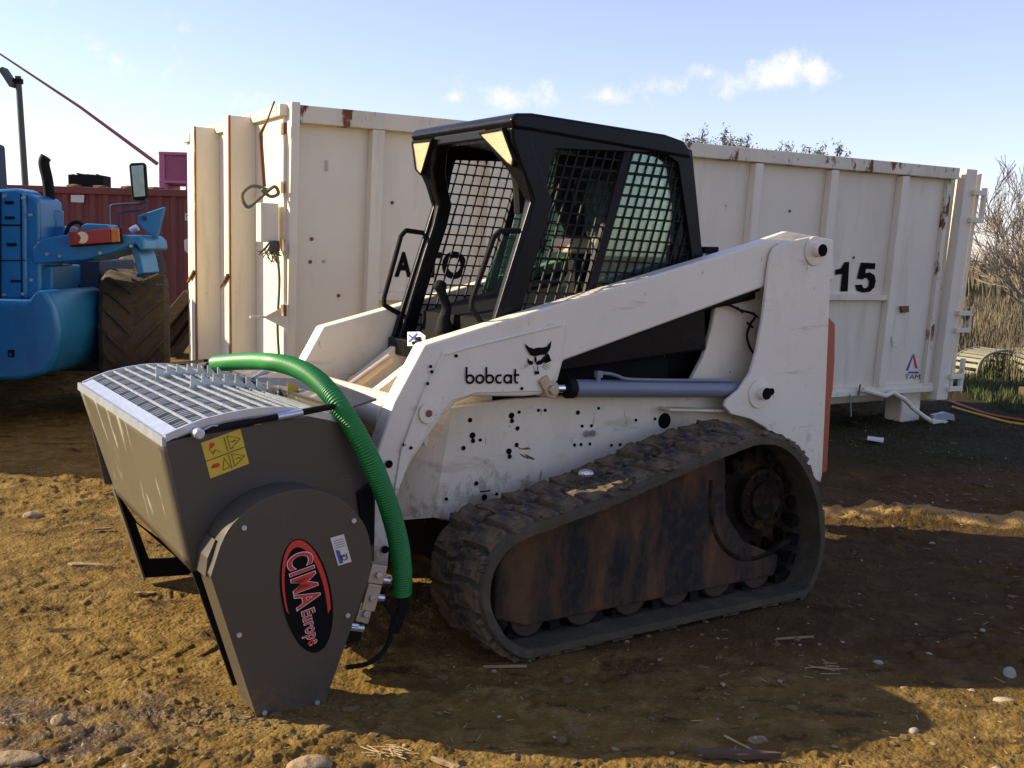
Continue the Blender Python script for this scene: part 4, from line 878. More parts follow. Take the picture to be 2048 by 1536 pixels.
for y in (.205, 1.615): lid = MB(); strip(lid, AL, y, .024, .012, .006); lid.build('lid_side_frame', 'galv', mix)
lf = MB(); lf.add([(-1.228,.195,.900),(-1.18,.195,.921),(skew(-1.18,1.62),1.622,.921),(skew(-1.228,1.62),1.622,.903)], [(0,1,2,3)])
l_ = lf.build('lid_front_flange', 'galv', mix, recalc=False); s_ = l_.modifiers.new('s','SOLIDIFY'); s_.thickness = .006
def crossbar(a, w=.006, h=.007):
    mb = MB(); mb.bar((skew(a,.21), .21, gz_(a)+.001), (skew(a,1.61), 1.61, gz_(a)+.001), w, h); return mb
for a in [-1.135,-1.085,-1.035,-.985,-.935,-.885,-.835,-.785,-.735,-.685,-.64]: crossbar(a).build('cross_bar', 'galv', mix)
for a in (-.61,-.595): crossbar(a, .010, .012).build('cross_bar', 'galv', mix)
y = .235; k = 0
slm = None
while y < 1.60:
    if k % 5 != 4:
        mb = MB(); strip(mb, AL[1:], y, .024, .005, -.008); mb.build('grate_slat', 'galvd', mix)
    y += .030; k += 1
for y, a0, a1 in ((.86,-.96,-.56), (1.22,-1.0,-.60)):
    mb = MB(); n_ = 9; L_ = (a1-a0)/n_
    for i in range(n_):
        a = a0+i*L_; z0 = gz_(a)+.008; z1 = gz_(a+L_)+.008
        pk = (a+.004, z0+.036); mb.prism([(a, z0-.015),(a+L_, z1-.015),(a+L_, z1+.006),pk], lambda p, t: (skew(p[0], t), t, p[1]), y-.002, y+.002)
        mb.bar((skew(pk[0], y), y-.004, z0-.005), (skew(pk[0], y), y-.004, pk[1]), .008, .005)
    mb.prism([(a1, gz_(a1)-.01),(a1+.012, gz_(a1)+.03),(a1+.07, gz_(a1)+.065),(a1+.15, gz_(a1)+.045),(a1+.15, gz_(a1)-.02)], PB, y-.003, y+.003)
    mb.build('tooth_blade', 'galv', mix)
# corrugated green sleeve over the hoses
hpx = [(-0.704,1.3,1.003),(-0.663,1.12,1.028),(-0.632,0.92,1.047),(-0.632,0.66,1.057),(-0.643,0.42,1.043),(-0.646,0.24,0.995),(-0.613,0.17,0.915),(-0.571,0.13,0.819),(-0.521,0.13,0.714),(-0.478,0.13,0.604),(-0.438,0.14,0.481),(-0.412,0.16,0.373),(-0.4,0.18,0.277)]
sp_ = smoothpath(hpx, 30); cum = [0]
for a, b in zip(sp_, sp_[1:]): cum.append(cum[-1]+(b-a).length)
Lh = cum[-1]; fine = []; st_ = .0018; s_ = 0; i = 0
while s_ < Lh:
    while i < len(cum)-2 and cum[i+1] < s_: i += 1
    fine.append(sp_[i].lerp(sp_[i+1], (s_-cum[i])/max(1e-6, cum[i+1]-cum[i]))); s_ += st_
rad = []
for i in range(len(fine)):
    s_ = i*st_; am = .0004+.0015*min(1, max(0, (s_-.42)/.2)); rad.append(.0345+am*math.sin(2*PI*s_/.0095))
MB().tube(fine, rad, 24).build('green_hose_sleeve', 'green', mix, smooth=False).data.polygons.foreach_set('use_smooth', [True]*((len(fine)-1)*24+2))
st0 = Vector(hpx[0]); d0 = (Vector(hpx[0])-Vector(hpx[1])).normalized(); hs_ = MB()
for k, (dy, dz) in enumerate(((.012,.01),(-.012,-.006),(0,-.018))):
    hs_.tube(smoothpath([st0+Vector((0,dy,dz))-d0*.05, st0+Vector((0,dy,dz)), st0+d0*.05+Vector((0,dy,dz-.006)), st0+d0*.10+Vector((0,dy*2,dz-.05)), st0+d0*.11+Vector((-.01,dy*2,dz-.12))], 5), .0085, 8)
hs_.build('hydraulic_hose', 'rubber', mix, smooth=True)
en = Vector(hpx[-1]); hs_ = MB(); hs_.tube([en+Vector((0,0,.03)), en+Vector((0,.005,-.05)), en+Vector((-.03,.02,-.14))], .014, 8); hs_.tube([en+Vector((.015,0,.03)), en+Vector((.02,.01,-.06)), en+Vector((-.01,.03,-.15))], .012, 8); hs_.build('hydraulic_hose', 'rubber', mix, smooth=True)
hs_ = MB(); hs_.cyl(st0+d0*.08+Vector((0,.02,-.01)), st0+d0*.105+Vector((0,.02,-.05)), .013, 8); hs_.build('hydraulic_fitting', 'galv', mix)
hs_ = MB(); hs_.bar(st0+d0*.05+Vector((0,.05,.01)), st0+d0*.30+Vector((0,.12,-.0)), .02, .012); hs_.bar(st0+Vector((.02,.02,-.05)), st0+d0*.04+Vector((0,.0,-.16)), .05, .05); hs_.build('hose_bracket', 'dark', mix)

# ------------------------------------------------------------------ white roll-off container; local axes: x along its side, y to its far side
CO = (-1.4,6.7,0); CR = 0.54275
cont = thing('rolloff_container', 'long cream steel container numbered 15, rusty along its top rim, behind the loader', 'skip container', (CO[0], CO[1], 0), CR)
H0, KL = 2.35, .055
def PS(p, t): return (p[0], t+(H0-p[1])*KL, p[1])            # near side leans in towards the bottom
def PSf(p, t): return (p[0], 2.4-t-(H0-p[1])*KL, p[1])
L_END = 6.36
for fn, nm in ((PS, 0), (PSf, 1)):
    MB().prism([(.02,.34),(L_END,.32),(L_END,2.31),(.02,2.31)], fn, .045, .05).build('side_sheet', 'cream', cont)
    tr_ = MB(); tr_.prism([(.03,2.25),(6.30,2.26),(6.30,2.362),(.03,2.356)], fn, -.035, .07); tr_.build('top_rail', 'creamrust', cont, bevel=.006)
    MB().prism([(.03,.33),(6.34,.30),(6.34,.345),(.03,.375)], fn, -.01, .07).build('bottom_rail', 'cream', cont, bevel=.004)
    for c in (.585, 1.45, 2.30, 3.02, 3.865, 4.72, 5.60):
        w_ = .085 if c < 5.5 else .09
        MB().prism([(c-w_*.5-.01,.38),(c+w_*.5-.01,.38),(c+w_*.5+.0,2.25),(c-w_*.5,2.25)], fn, -.03, .045).build('side_rib', 'cream', cont, bevel=.006)
    zr = 1.19
    MB().prism([(.62,zr-.03),(5.62,zr-.03),(5.62,zr+.02),(.62,zr+.02)], fn, -.012, .045).build('mid_rail', 'cream', cont, bevel=.004)
    MB().prism([(6.20,.36),(6.255,.36),(6.255,2.25),(6.20,2.25)], fn, .0, .045).build('side_rib', 'creamrust', cont, bevel=.004)
    MB().prism([(6.345,.22),(6.50,.22),(6.53,2.36),(6.375,2.36)], fn, -.05, .06).build('corner_post', 'cream', cont, bevel=.008)
    MB().prism([(-.0,.30),(.055,.30),(.055,2.37),(-.0,2.37)], fn, -.045, .05).build('corner_post', 'cream', cont, bevel=.006)
ep = MB(); ep.prism([(.02,.34),(6.36,.32),(6.36,.38),(.02,.40)], PB, .12, 2.28); ep.build('floor', 'cream', cont)
# rear doors edge with hinges
MB().prism([(6.54,.30),(6.585,.30),(6.625,2.33),(6.58,2.33)], PS, -.03, 2.2).build('rear_door', 'cream', cont, bevel=.006)
for z in (2.13, 1.88, 1.02, .86, .42, .30):
    h_ = MB(); h_.prism([(6.47,z),(6.66,z),(6.66,z+.045),(6.47,z+.045)], PS, -.085, -.05); h_.build('hinge_strap', 'cream', cont, bevel=.004)
for z in (1.9, .88, .31):
    h_ = MB(); h_.prism([(6.63,z-.02),(6.665,z-.02),(6.665,z+.30 if z < .4 or z > 1.5 else z+.22),(6.63,z+.30 if z < .4 or z > 1.5 else z+.22)], PS, -.08, -.04); h_.build('hinge_pin', 'creamrust', cont, bevel=.004)
# near end wall, lit by the sun, with two deep channel ribs
MB().box((-.02,.05,.33), (.02,2.35,2.33)).build('end_wall', 'cream', cont)
MB().box((-.05,.03,2.29), (.03,2.37,2.36)).build('top_rail', 'creamrust', cont, bevel=.006)
for y_ in (.60, 1.45):
    q = MB(); q.box((-.19,y_,.12), (-.02,y_+.008,2.33)); q.box((-.198,y_-.01,.12), (-.19,y_+.12,2.33)); q.box((-.19,y_+.10,.12), (-.02,y_+.108,2.33)); q.build('end_rib', 'cream', cont, bevel=.003)
    e_ = MB(); e_.box((-.201,y_-.014,.12), (-.19,y_+.012,2.33)); e_.build('rib_edge', 'rustedge', cont)
    k = MB(); k.cyl((-.21,y_+.0,1.30), (-.21,y_+.16,1.22), .012, 8); k.build('tarp_hook', 'rustedge', cont)
MB().prism([(.0,.6),(.0,.9),(-.18,.78),(-.18,.74)], PB, .02, .03)
sp_i = MB(); sp_i.prism([(.0,.98),(.0,1.14),(-.14,1.07),(-.14,1.05)], PB, .02, .032); sp_i.bar((-.14,.026,1.06), (-.24,.026,1.062), .014, .014); sp_i.build('latch_spike', 'cream', cont)
# junction box, ropes and rod hanging on the corner
jb = MB(); jb.box((-.16,.06,1.52), (-.045,.16,1.76)); jb.build('latch_box', 'cream', cont, bevel=.006)
MB().tube([(-.12,.12,1.86),(-.14,.13,2.18),(-.10,.12,2.26),(-.06,.10,2.38)], [.014,.014,.006,.006], 8).build('spring_rod', 'rustedge', cont)
def rope_loop(name, pts, r): return MB().tube(smoothpath(pts, 8), r, 8).build(name, 'rope', cont, smooth=True)
rope_loop('rope', [(-.10,.10,1.84),(-.20,.10,1.86),(-.27,.08,1.80),(-.24,.06,1.73),(-.16,.07,1.79),(-.08,.05,1.86),(-.05,.06,1.82),(-.10,.06,1.80),(-.16,.05,1.84)], .011)
rope_loop('rope', [(-.07,.05,1.50),(-.05,.04,1.3),(-.065,.03,1.0),(-.05,.03,.7),(-.06,.03,.45)], .009)
fr_ = MB()
for k in range(44):
    a = random.uniform(-.15,-.04); fr_.tube([(a*.5-.03,.04,1.53),(a,.03+random.uniform(-.03,.03),1.47),(a+random.uniform(-.05,.05),.02,1.42+random.uniform(-.03,.05))], .004, 3)
fr_.build('frayed_rope', 'rope', cont)
for z in (2.2, 1.85, 1.5, 1.1, .7): MB().box((-.055,-.052,z-.03), (-.035,.0,z+.04)).build('hinge_lug', 'rustedge', cont)
# lifting hook gear under the rear end
lk = MB(); q = [(5.304,0.367),(5.61,0.299),(5.706,0.327),(5.889,0.248),(6.007,0.162),(6.2,0.066),(6.316,0.016)]
lk.tube([(p[0], -.06+(H0-p[1])*KL, p[1]) for p in q], .022, 8); lk.build('latch_rod', 'cream', cont, smooth=True)
q = [(6.273,0.052),(6.407,0.03),(6.648,-0.004),(6.528,-0.075),(6.471,-0.159),(6.366,-0.142),(6.295,-0.07)]
MB().prism(q, PS, -.09, -.06).build('latch_hook', 'cream', cont, bevel=.006)
q = [(6.303,0.084),(6.48,0.103),(6.62,0.067),(6.648,-0.004),(6.431,-0.02),(6.323,0.015)]
MB().prism(q, PS, -.06, -.02).build('latch_bracket', 'galvd', cont, bevel=.006)
MB().box((6.05,.22,.0), (6.32,.42,.33)).build('skid', 'cream', cont, bevel=.02); MB().box((6.05,1.95,.0), (6.32,2.15,.33)).build('skid', 'cream', cont, bevel=.02)
for y_ in (.55, 1.65): MB().box((.3,y_,.16), (6.2,y_+.18,.33)).build('subframe_beam', 'cream', cont, bevel=.01)
MB().box((.35,.56,.0), (.55,.72,.17)).build('skid', 'cream', cont); MB().box((.35,1.66,.0), (.55,1.82,.17)).build('skid', 'cream', cont)
hk = MB(); q = [(5.297,0.413),(5.293,0.313)]; hk.tube([(p[0], -.03+(H0-p[1])*KL, p[1]) for p in q], .008, 6); hk.build('tarp_hook', 'rustedge', cont)
ch = MB(); q = [(5.182,0.327),(5.226,0.126)]; ch.tube([(p[0], -.03+(H0-p[1])*KL, p[1]) for p in q], .007, 6); ch.build('chain', 'galvd', cont)
q = [(5.782,1.104),(5.89,1.108),(5.9,1.053),(5.806,1.045)]; MB().prism(q, PS, .02, .045).build('socket', 'rustedge', cont)
q = [(5.633,0.838),(5.707,0.837),(5.724,0.736),(5.656,0.742)]; MB().prism(q, PS, -.045, -.02).build('rib_cap', 'cream', cont, bevel=.004)
# painted characters
def paint_text(s, pts, name, m_, off=.0, flat=.0365, sp=1):
    (a0, z0), (a1, z1), (a2, z2) = pts; u = Vector((a1-a0, 0, z1-z0)); o = Vector((a0, flat+(H0-z0)*KL, z0)); v = Vector((0, -KL, 1)); mb = MB()
    V, F_ = text_mesh(s, 1, off, 0, sp); x0 = min(p[0] for p in V); x1 = max(p[0] for p in V); y1 = max(p[1] for p in V)
    mb.add([o+u*((p[0]-x0)/(x1-x0))+v*(p[1]/y1*(z2-z0)) for p in V], F_); mb.build(name, m_, cont, recalc=False)
for q in ([(4.906,1.421),(4.976,1.436),(5.009,1.49),(5.067,1.491),(5.086,1.236),(4.996,1.235),(4.996,1.387),(4.913,1.378)],
          [(5.215,1.489),(5.4,1.487),(5.402,1.434),(5.287,1.436),(5.285,1.397),(5.339,1.406),(5.404,1.382),(5.43,1.331),(5.418,1.271),(5.367,1.234),(5.283,1.226),(5.205,1.242),(5.17,1.292),(5.254,1.298),(5.28,1.267),(5.319,1.265),(5.347,1.29),(5.346,1.327),(5.317,1.356),(5.275,1.353),(5.264,1.341),(5.186,1.349)]):
    dg = MB(); dg.add([(p[0], .0365+(H0-p[1])*KL, p[1]) for p in q], [tuple(range(len(q)))]); dg.build('painted_digit', 'black', cont, recalc=False)
for s_, q in (('A', [(0.759,1.326),(0.887,1.324),(0.753,1.483)]), ('T', [(0.972,1.325),(1.105,1.323),(0.965,1.488)]), ('O', [(1.112,1.32),(1.298,1.318),(1.104,1.495)])): paint_text(s_, q, 'painted_letter', 'black', .05, .043, 1)
lg = MB()
def CP(p, d=.043): return (p[0], d+(H0-p[1])*KL, p[1])
for q in ([(6.065,0.663),(6.01,0.506),(5.975,0.507),(6.04,0.645)], [(6.018,0.496),(6.159,0.491),(6.162,0.472),(6.001,0.478)]): lg.add([CP(p) for p in q], [(0,1,2,3)])
lg.build('company_mark', 'bluep', cont, recalc=False); lg = MB()
for q in ([(6.065,0.663),(6.14,0.52),(6.104,0.521),(6.058,0.626)],): lg.add([CP(p, .042) for p in q], [(0,1,2,3)])
lg.build('company_mark', 'red', cont, recalc=False)
paint_text('TAM', [(5.975,0.427),(6.186,0.419),(5.967,0.47)], 'company_letters', 'black', .0, .043)
ho = MB()
for p in [(0.264,2.032),(0.265,2.008),(0.265,1.986),(0.042,2.021),(0.043,1.994),(0.043,1.973),(0.177,1.548),(0.171,1.404),(0.264,1.409),(0.726,1.8),(0.369,1.19),(0.044,1.195)]:
    c_ = Vector(CP(p, .044)); ho.cyl(c_, c_+Vector((0,-.006,0)), .012, 8)
for p in [(4.306,1.895),(5.121,1.531),(5.631,1.749)]:
    c_ = Vector(CP(p, .044)); ho.cyl(c_, c_+Vector((0,-.006,0)), .012, 8)
tag(ho.build('rust_spot', 'rustedge', cont), 'small rust spots and plugged holes', kind='stuff')

# ------------------------------------------------------------------ blue telehandler on the left, seen from behind
tel = thing('telehandler', 'blue telescopic handler with a muddy chevron tyre, parked at the left edge', 'telehandler', (-4.2, 9.2, 0))
TO = Vector((-4.2, 9.2, 0))
def TW(p, y): return Vector((p[0], y, p[1]))-TO
def wp(poly, y0, y1, name, m_, bev=.02, seg=2):
    mb = MB(); n_ = len(poly); vs = [TW(p, y0) for p in poly]+[TW(p, y1) for p in poly]
    mb.add(vs, [tuple(range(n_))[::-1], tuple(range(n_,2*n_))]+[(i,(i+1)%n_,(i+1)%n_+n_,i+n_) for i in range(n_)]); return mb.build(name, m_, tel, bevel=bev, seg=seg)
body = [(-4.471,1.878),(-4.225,1.901),(-4.102,1.912),(-4.029,1.89),(-4.017,1.737),(-4.03,1),(-4.502,0.988)]
wp(body, 8.9, 9.25, 'rear_cowl', 'blue', .03)
wp([(-4.035,1.879),(-3.921,1.83),(-3.918,1.659),(-3.927,1.002),(-4.053,0.957)], 8.93, 9.4, 'corner_cowl', 'blue', .03)
for z0, z1 in ((452,456),(500,503)): pass
for y_ in (412, 445, 488, 530, 572):
    q = [(-4.138,3.391),(-4.082,3.392)]; 
ht = MB()
for q in ([(-4.182,1.805),(-4.117,1.806),(-4.117,1.782),(-4.183,1.78)], [(-4.186,1.679),(-4.112,1.681),(-4.113,1.661),(-4.187,1.659)], [(-4.176,1.464),(-4.102,1.466),(-4.103,1.442),(-4.177,1.44)], [(-4.153,1.162),(-4.078,1.164),(-4.079,1.148),(-4.153,1.146)]):
    ht.add([TW(p, 8.885) for p in q]+[TW(p, 8.9) for p in q], [(0,1,2,3),(4,5,6,7),(0,1,5,4),(1,2,6,5),(2,3,7,6),(3,0,4,7)])
ht.build('vent_slot', 'hole', tel)
sl_ = MB()
for q in ([(-4.475,1.611),(-4.049,1.618),(-4.049,1.606),(-4.476,1.599)],): sl_.add([TW(p, 8.893) for p in q]+[TW(p, 8.9) for p in q], [(0,1,2,3),(4,5,6,7),(0,1,5,4),(1,2,6,5),(2,3,7,6),(3,0,4,7)])
sl_.build('panel_seam', 'hole', tel)
# rounded counterweight
cwp = [Vector((p[0], p[1], 0)) for p in [(-4.405,1.006),(-3.848,1.009),(-3.798,1.093),(-3.706,1.104),(-3.626,0.987),(-3.595,0.789),(-3.628,0.579),(-3.72,0.432),(-3.906,0.379),(-4.428,0.357)]]
cwp = [(p.x, p.y) for p in cwp]; wp(cwp, 8.5, 9.6, 'counterweight', 'blue', .12, 5)
ds = MB(); q = [(-4.007,0.623),(-3.959,0.624),(-3.961,0.568),(-4.008,0.567)]; ds.ring([TW(p, 0) .xz for p in q], [((TW(p,0).x-TW(q[0],0).x-.02)*.5+TW(q[0],0).x+.015, (TW(p,0).z-TW(q[2],0).z-.02)*.5+TW(q[2],0).z+.015) for p in q], PB, 8.49-9.2, 8.505-9.2) ; ds.build('socket_ring', 'hole', tel)
wp([(-6.6,.45),(-4.25,.45),(-4.25,2.0),(-4.6,2.25),(-6.6,2.25)], 7.15, 8.6, 'unseen_rear_body', 'blue', .05)  # body extended out of view to throw its shadow on the left mud
wp([(-6.6,.35),(-4.6,.35),(-4.6,1.2),(-6.6,1.2)], 8.6, 13.5, 'chassis', 'bluedk', .02)
wp([(-7.3,1.0),(-5.75,1.0),(-5.8,2.55),(-7.2,2.6)], 10.6, 12.4, 'operator_cab', 'bluedk', .04)
wp([(-4.31,1.317),(-3.732,1.332),(-3.744,0.326),(-4.339,0.31)], 9.7, 10.6, 'chassis', 'bluedk', .02)
wp([(-4.046,1.284),(-3.854,1.289),(-3.861,1.034),(-4.053,1.029)], 9.0, 9.6, 'chassis_bracket', 'blue', .02)
# fender deck
fd_ = smoothpath([Vector((a, z, 0)) for a, z in [(-3.988,1.421),(-3.911,1.505),(-3.723,1.543),(-3.287,1.554),(-3.1,1.559),(-3.055,1.519),(-3.047,1.437),(-3.089,1.428),(-3.13,1.484),(-3.289,1.41),(-3.54,1.341),(-3.966,1.297)]], 1)
wp([(p.x, p.y) for p in fd_], 8.9, 9.5, 'mudguard', 'blue', .02, 3)
fl_ = MB(); fa = [Vector((a, 0, z)) for a, z in [(-3.234,1.492),(-3.157,1.469),(-3.116,1.372),(-3.092,1.244)]]; fb = [Vector((a, 0, z)) for a, z in [(-3.26,1.466),(-3.201,1.434),(-3.168,1.349),(-3.144,1.221)]]
n_ = len(fa); vs = [p+Vector((0,9.0,0))-TO for p in fa]+[p+Vector((0,9.0,0))-TO for p in fb]+[p+Vector((0,9.4,0))-TO for p in fa]+[p+Vector((0,9.4,0))-TO for p in fb]
fs = []
for i in range(n_-1): fs += [(i,i+1,n_+i+1,n_+i),(2*n_+i,3*n_+i,3*n_+i+1,2*n_+i+1),(i,2*n_+i,2*n_+i+1,i+1),(n_+i,n_+i+1,3*n_+i+1,3*n_+i)]
fl_.add(vs, fs+[(0,n_,3*n_,2*n_),(n_-1,3*n_-1,4*n_-1,2*n_-1)]); fl_.build('mudguard_flap', 'blue', tel, bevel=.01)
# rear light cluster
wp([(-3.656,1.575),(-3.231,1.614),(-3.221,1.489),(-3.643,1.446)], 8.84, 8.9, 'lamp_housing', 'rubber', .01)
lamp = wp([(-3.64,1.571),(-3.301,1.604),(-3.299,1.491),(-3.634,1.458)], 8.82, 8.84, 'red_lamp_lens', 'lampred', .006)
wp([(-3.297,1.604),(-3.231,1.606),(-3.225,1.497),(-3.295,1.491)], 8.82, 8.84, 'amber_lamp_lens', 'lampamb', .006)
q = [(-3.527,1.525)][0]; mb = MB(); mb.cyl(TW(q, 8.812), TW(q, 8.825), .048, 24); mb.build('reversing_lens', 'lens', tel)
q = [(-3.572,1.52)][0]; mb = MB(); mb.cyl(TW(q, 8.808), TW(q, 8.82), .034, 24); mb.build('red_lamp_lens', 'lampred', tel)
wp([(-3.557,1.619),(-3.511,1.64),(-3.351,1.637),(-3.299,1.601),(-3.558,1.578)], 8.86, 9.1, 'lamp_guard', 'blue', .01)
# exhaust stack
mb = MB(); q = [(-4.006,9.3,1.702),(-3.994,9.3,1.837),(-4.007,9.3,2.005),(-4.029,9.3,2.109),(-4.032,9.3,2.164),(-4.014,9.3,2.198)]
mb.tube([Vector(p)-TO for p in smoothpath(q, 4)], [.046]*21, 14); mb.build('exhaust_pipe', 'dark', tel, smooth=True)
mb = MB(); q = [(-3.979,9.3,1.583),(-3.975,9.3,1.753)]; mb.cyl(Vector(q[0])-TO, Vector(q[1])-TO, .095, 24); mb.build('exhaust_collar', 'blue', tel, bevel=.015)
wp([(-4.06,1.601),(-3.825,1.62),(-3.829,1.417),(-4.065,1.39)], 9.2, 9.5, 'fuel_box', 'blue', .02)
# mirror on its tube arm
mb = MB(); q = [Vector(p)-TO for p in [(-3.393,9.1,1.616),(-3.395,9.1,1.769),(-3.369,9.1,1.803),(-3.117,9.1,1.826),(-3.104,9.1,1.859)]]
mb.tube(smoothpath(q, 3), .011, 8); q = [Vector(p)-TO for p in [(-3.322,9.1,1.597),(-3.329,9.1,1.713),(-3.303,9.1,1.746),(-3.143,9.1,1.767),(-3.109,9.1,1.801)]]; mb.tube(smoothpath(q, 3), .011, 8); mb.build('mirror_arm', 'bluedk', tel, smooth=True)
q = [(-3.238,2.135),(-3.221,2.152),(-3.116,2.159),(-3.1,2.139),(-3.087,1.872),(-3.109,1.847),(-3.209,1.848),(-3.221,1.889)]
wp(q, 9.09, 9.14, 'mirror', 'rubber', .012); 
q = [(-3.214,2.126),(-3.114,2.137),(-3.101,1.883),(-3.193,1.872)]; wp(q, 9.082, 9.09, 'mirror_glass', 'mirror', 0)
q = [(-3.213,1.719),(-2.974,1.805),(-2.979,1.775),(-3.046,1.522),(-3.126,1.579),(-3.205,1.652)]; wp(q, 9.19, 9.24, 'boom_end_plate', 'blue', .012)
q = [(-3.147,1.699)][0]; mb = MB(); mb.cyl(TW(q, 9.175), TW(q, 9.19), .02, 12); mb.build('plate_bolt', 'bluedk', tel)
q = [(-3.266,9.2,1.592),(-3.21,9.2,1.623)]; mb = MB(); mb.cyl(Vector(q[0])-TO, Vector(q[1])-TO, .03, 12); mb.build('work_lamp', 'galv', tel)
# boom high on the far side, only its edge enters the picture
sm_ = MB()
for q in ([(-4.471,1.724),(-4.217,1.731),(-4.218,1.723),(-4.471,1.716)], [(-4.221,1.876),(-4.213,1.876),(-4.241,0.995),(-4.249,0.995)], [(-4.058,1.864),(-4.05,1.865),(-4.066,1.016),(-4.075,1.016)], [(-4.486,1.317),(-4.032,1.329),(-4.033,1.321),(-4.486,1.309)]):
    sm_.add([TW(p, 8.893) for p in q]+[TW(p, 8.9) for p in q], [(0,1,2,3),(4,5,6,7),(0,1,5,4),(1,2,6,5),(2,3,7,6),(3,0,4,7)])
sm_.build('panel_gap', 'hole', tel)
for p in [(-4.184,1.844),(-4.03,1.832),(-4.21,1.038),(-4.052,1.05),(-3.846,1.383),(-3.739,1.37),(-3.41,1.403),(-3.154,1.467),(-3.976,1.697),(-3.983,1.167)]: MB().cyl(TW(p, 8.87), TW(p, 8.90), .014, 6).build('body_bolt', 'galvd', tel)
for i, q in enumerate(([(-3.765,9.05,1.543),(-3.712,9.05,1.635),(-3.637,9.05,1.645),(-3.606,9.05,1.555),(-3.577,9.05,1.34)], [(-3.934,9.55,1.327),(-3.894,9.55,1.152),(-3.808,9.55,1.022),(-3.733,9.55,0.802)], [(-3.968,9.5,1.239),(-3.948,9.5,0.976),(-3.883,9.5,0.712),(-3.772,9.5,0.537)])):
    MB().tube([Vector(p)-TO for p in smoothpath(q, 5)], .016, 8).build('hydraulic_hose', 'rubber', tel, smooth=True)
# wheels
def wheel(c, R_=.63, w_=.30, yaw=0):
    prof = [(.30,w_*.75),(.36,w_*.95),(.45,w_*1.0),(.54,w_*.98),(.585,w_*.86),(.60,w_*.5),(.605,0)]
    prof = prof+[(r, -y) for r, y in prof[::-1][1:]]; mb = MB(); n_ = 48; m_ = len(prof); vs = []
    for k in range(n_):
        a = 2*PI*k/n_
        for r, x in prof: vs.append((x, r*math.sin(a)*R_/.63, r*math.cos(a)*R_/.63))
    mb.add(vs, [(k*m_+j, k*m_+(j+1)%m_, ((k+1)%n_)*m_+(j+1)%m_, ((k+1)%n_)*m_+j) for k in range(n_) for j in range(m_)])
    t = mb.build('tyre', 'tyre', tel, smooth=True, loc=tuple(Vector(c)-TO), rot=(0,0,yaw))
    lm = MB(); kk = 6; P = []
    for i in range(kk+1):
        f_ = i/kk; x = .02+(w_-.02)*f_; da = .46*f_; rr = (.604 if f_ < .75 else .604-.09*((f_-.75)/.25))*R_/.63; P.append((x, da, rr))
    vs = []
    for x, da, rr in P:
        for dd, h in ((-.035,0),(-.026,.034),(.026,.034),(.035,0)): vs.append((x, (rr-.01+h)*math.sin(da+dd), (rr-.01+h)*math.cos(da+dd)))
    fs = [(i*4+j, i*4+j+1, i*4+5+j, i*4+4+j) for i in range(kk) for j in range(3)]+[(0,1,2,3),(kk*4+3,kk*4+2,kk*4+1,kk*4)]
    lm.add(vs, fs); me1 = lm.mesh('lug'); me1.materials.append(M['tyre'])
    bm = bmesh.new(); bm.from_mesh(me1); bmesh.ops.recalc_face_normals(bm, faces=bm.faces); bm.to_mesh(me1); bm.free()
    me2 = me1.copy(); 
    for v in me2.vertices: v.co.x = -v.co.x
    me2.flip_normals()
    for k in range(20):
        for me_, o_ in ((me1, 0), (me2, .5)):
            l_ = bpy.data.objects.new('lug', me_); col.objects.link(l_); l_.parent = t; l_.rotation_euler = (-2*PI*(k+o_)/20, 0, 0)
    rm = MB(); rm.cyl((-.2,0,0), (.2,0,0), .31*R_/.63, 32); rm.build('wheel_rim', 'frameyel', tel, bevel=.02, loc=tuple(Vector(c)-TO), rot=(0,0,yaw))
wheel((-3.43, 9.75, .62), .64, .29, .30); wheel((-4.52, 13.1, .70), .70, .26, .25); wheel((-5.9, 9.4, .62))
wp([(-5.9,.5),(-3.4,.5),(-3.4,.72),(-5.9,.72)], 9.65, 9.85, 'axle', 'bluedk', .03)

# ------------------------------------------------------------------ red shipping container far left
rc = thing('shipping_container', 'rust red corrugated shipping container far behind the telehandler', 'shipping container', (-12.4, 22.3, 0), .06)
mb = MB(); n_ = 44; vs = []; per_ = []
for k in range(n_):
    x = 12.1*k/n_; p_ = 12.1/n_; per_ += [(x, 0), (x+p_*.32, 0), (x+p_*.5, .05), (x+p_*.82, .05)]
per_.append((12.1, 0)); m_ = len(per_)
vs = [(x, y, .15) for x, y in per_]+[(x, y, 2.48) for x, y in per_]
mb.add(vs, [(i, i+1, m_+i+1, m_+i) for i in range(m_-1)]); mb.box((0,.08,.15), (12.1,2.4,2.5)); mb.build('corrugated_side', 'redbox', rc)
MB().box((-.02,-.05,2.46), (12.14,.10,2.60)).build('top_rail', 'redbox', rc, bevel=.01); MB().box((-.02,-.05,.02), (12.14,.10,.20)).build('bottom_rail', 'redbox', rc, bevel=.01)
for x in (-.03, 12.0): MB().box((x,-.06,.0), (x+.16,.12,2.61)).build('corner_post', 'redbox', rc, bevel=.01)
RM = Matrix.Translation((-12.4,22.3,0)) @ Matrix.Rotation(.06, 4, 'Z'); RI = RM.inverted()
def onrc(pts): return [RI @ Vector(p) for p in pts]
def slab(name, pts, m_, y=-.008, d=.008, par=rc):
    q = onrc(pts); mb = MB(); n_ = len(q); mb.add([(p.x, y, p.z) for p in q]+[(p.x, y+d, p.z) for p in q], [tuple(range(n_)), tuple(range(n_,2*n_))[::-1]]+[(i,(i+1)%n_,(i+1)%n_+n_,i+n_) for i in range(n_)]); return mb.build(name, m_, par)
slab('pale_patch', [(-9.224,22.7,2.429),(-8.953,22.7,2.436),(-8.967,22.7,2.281),(-9.228,22.7,2.285)], 'paper')
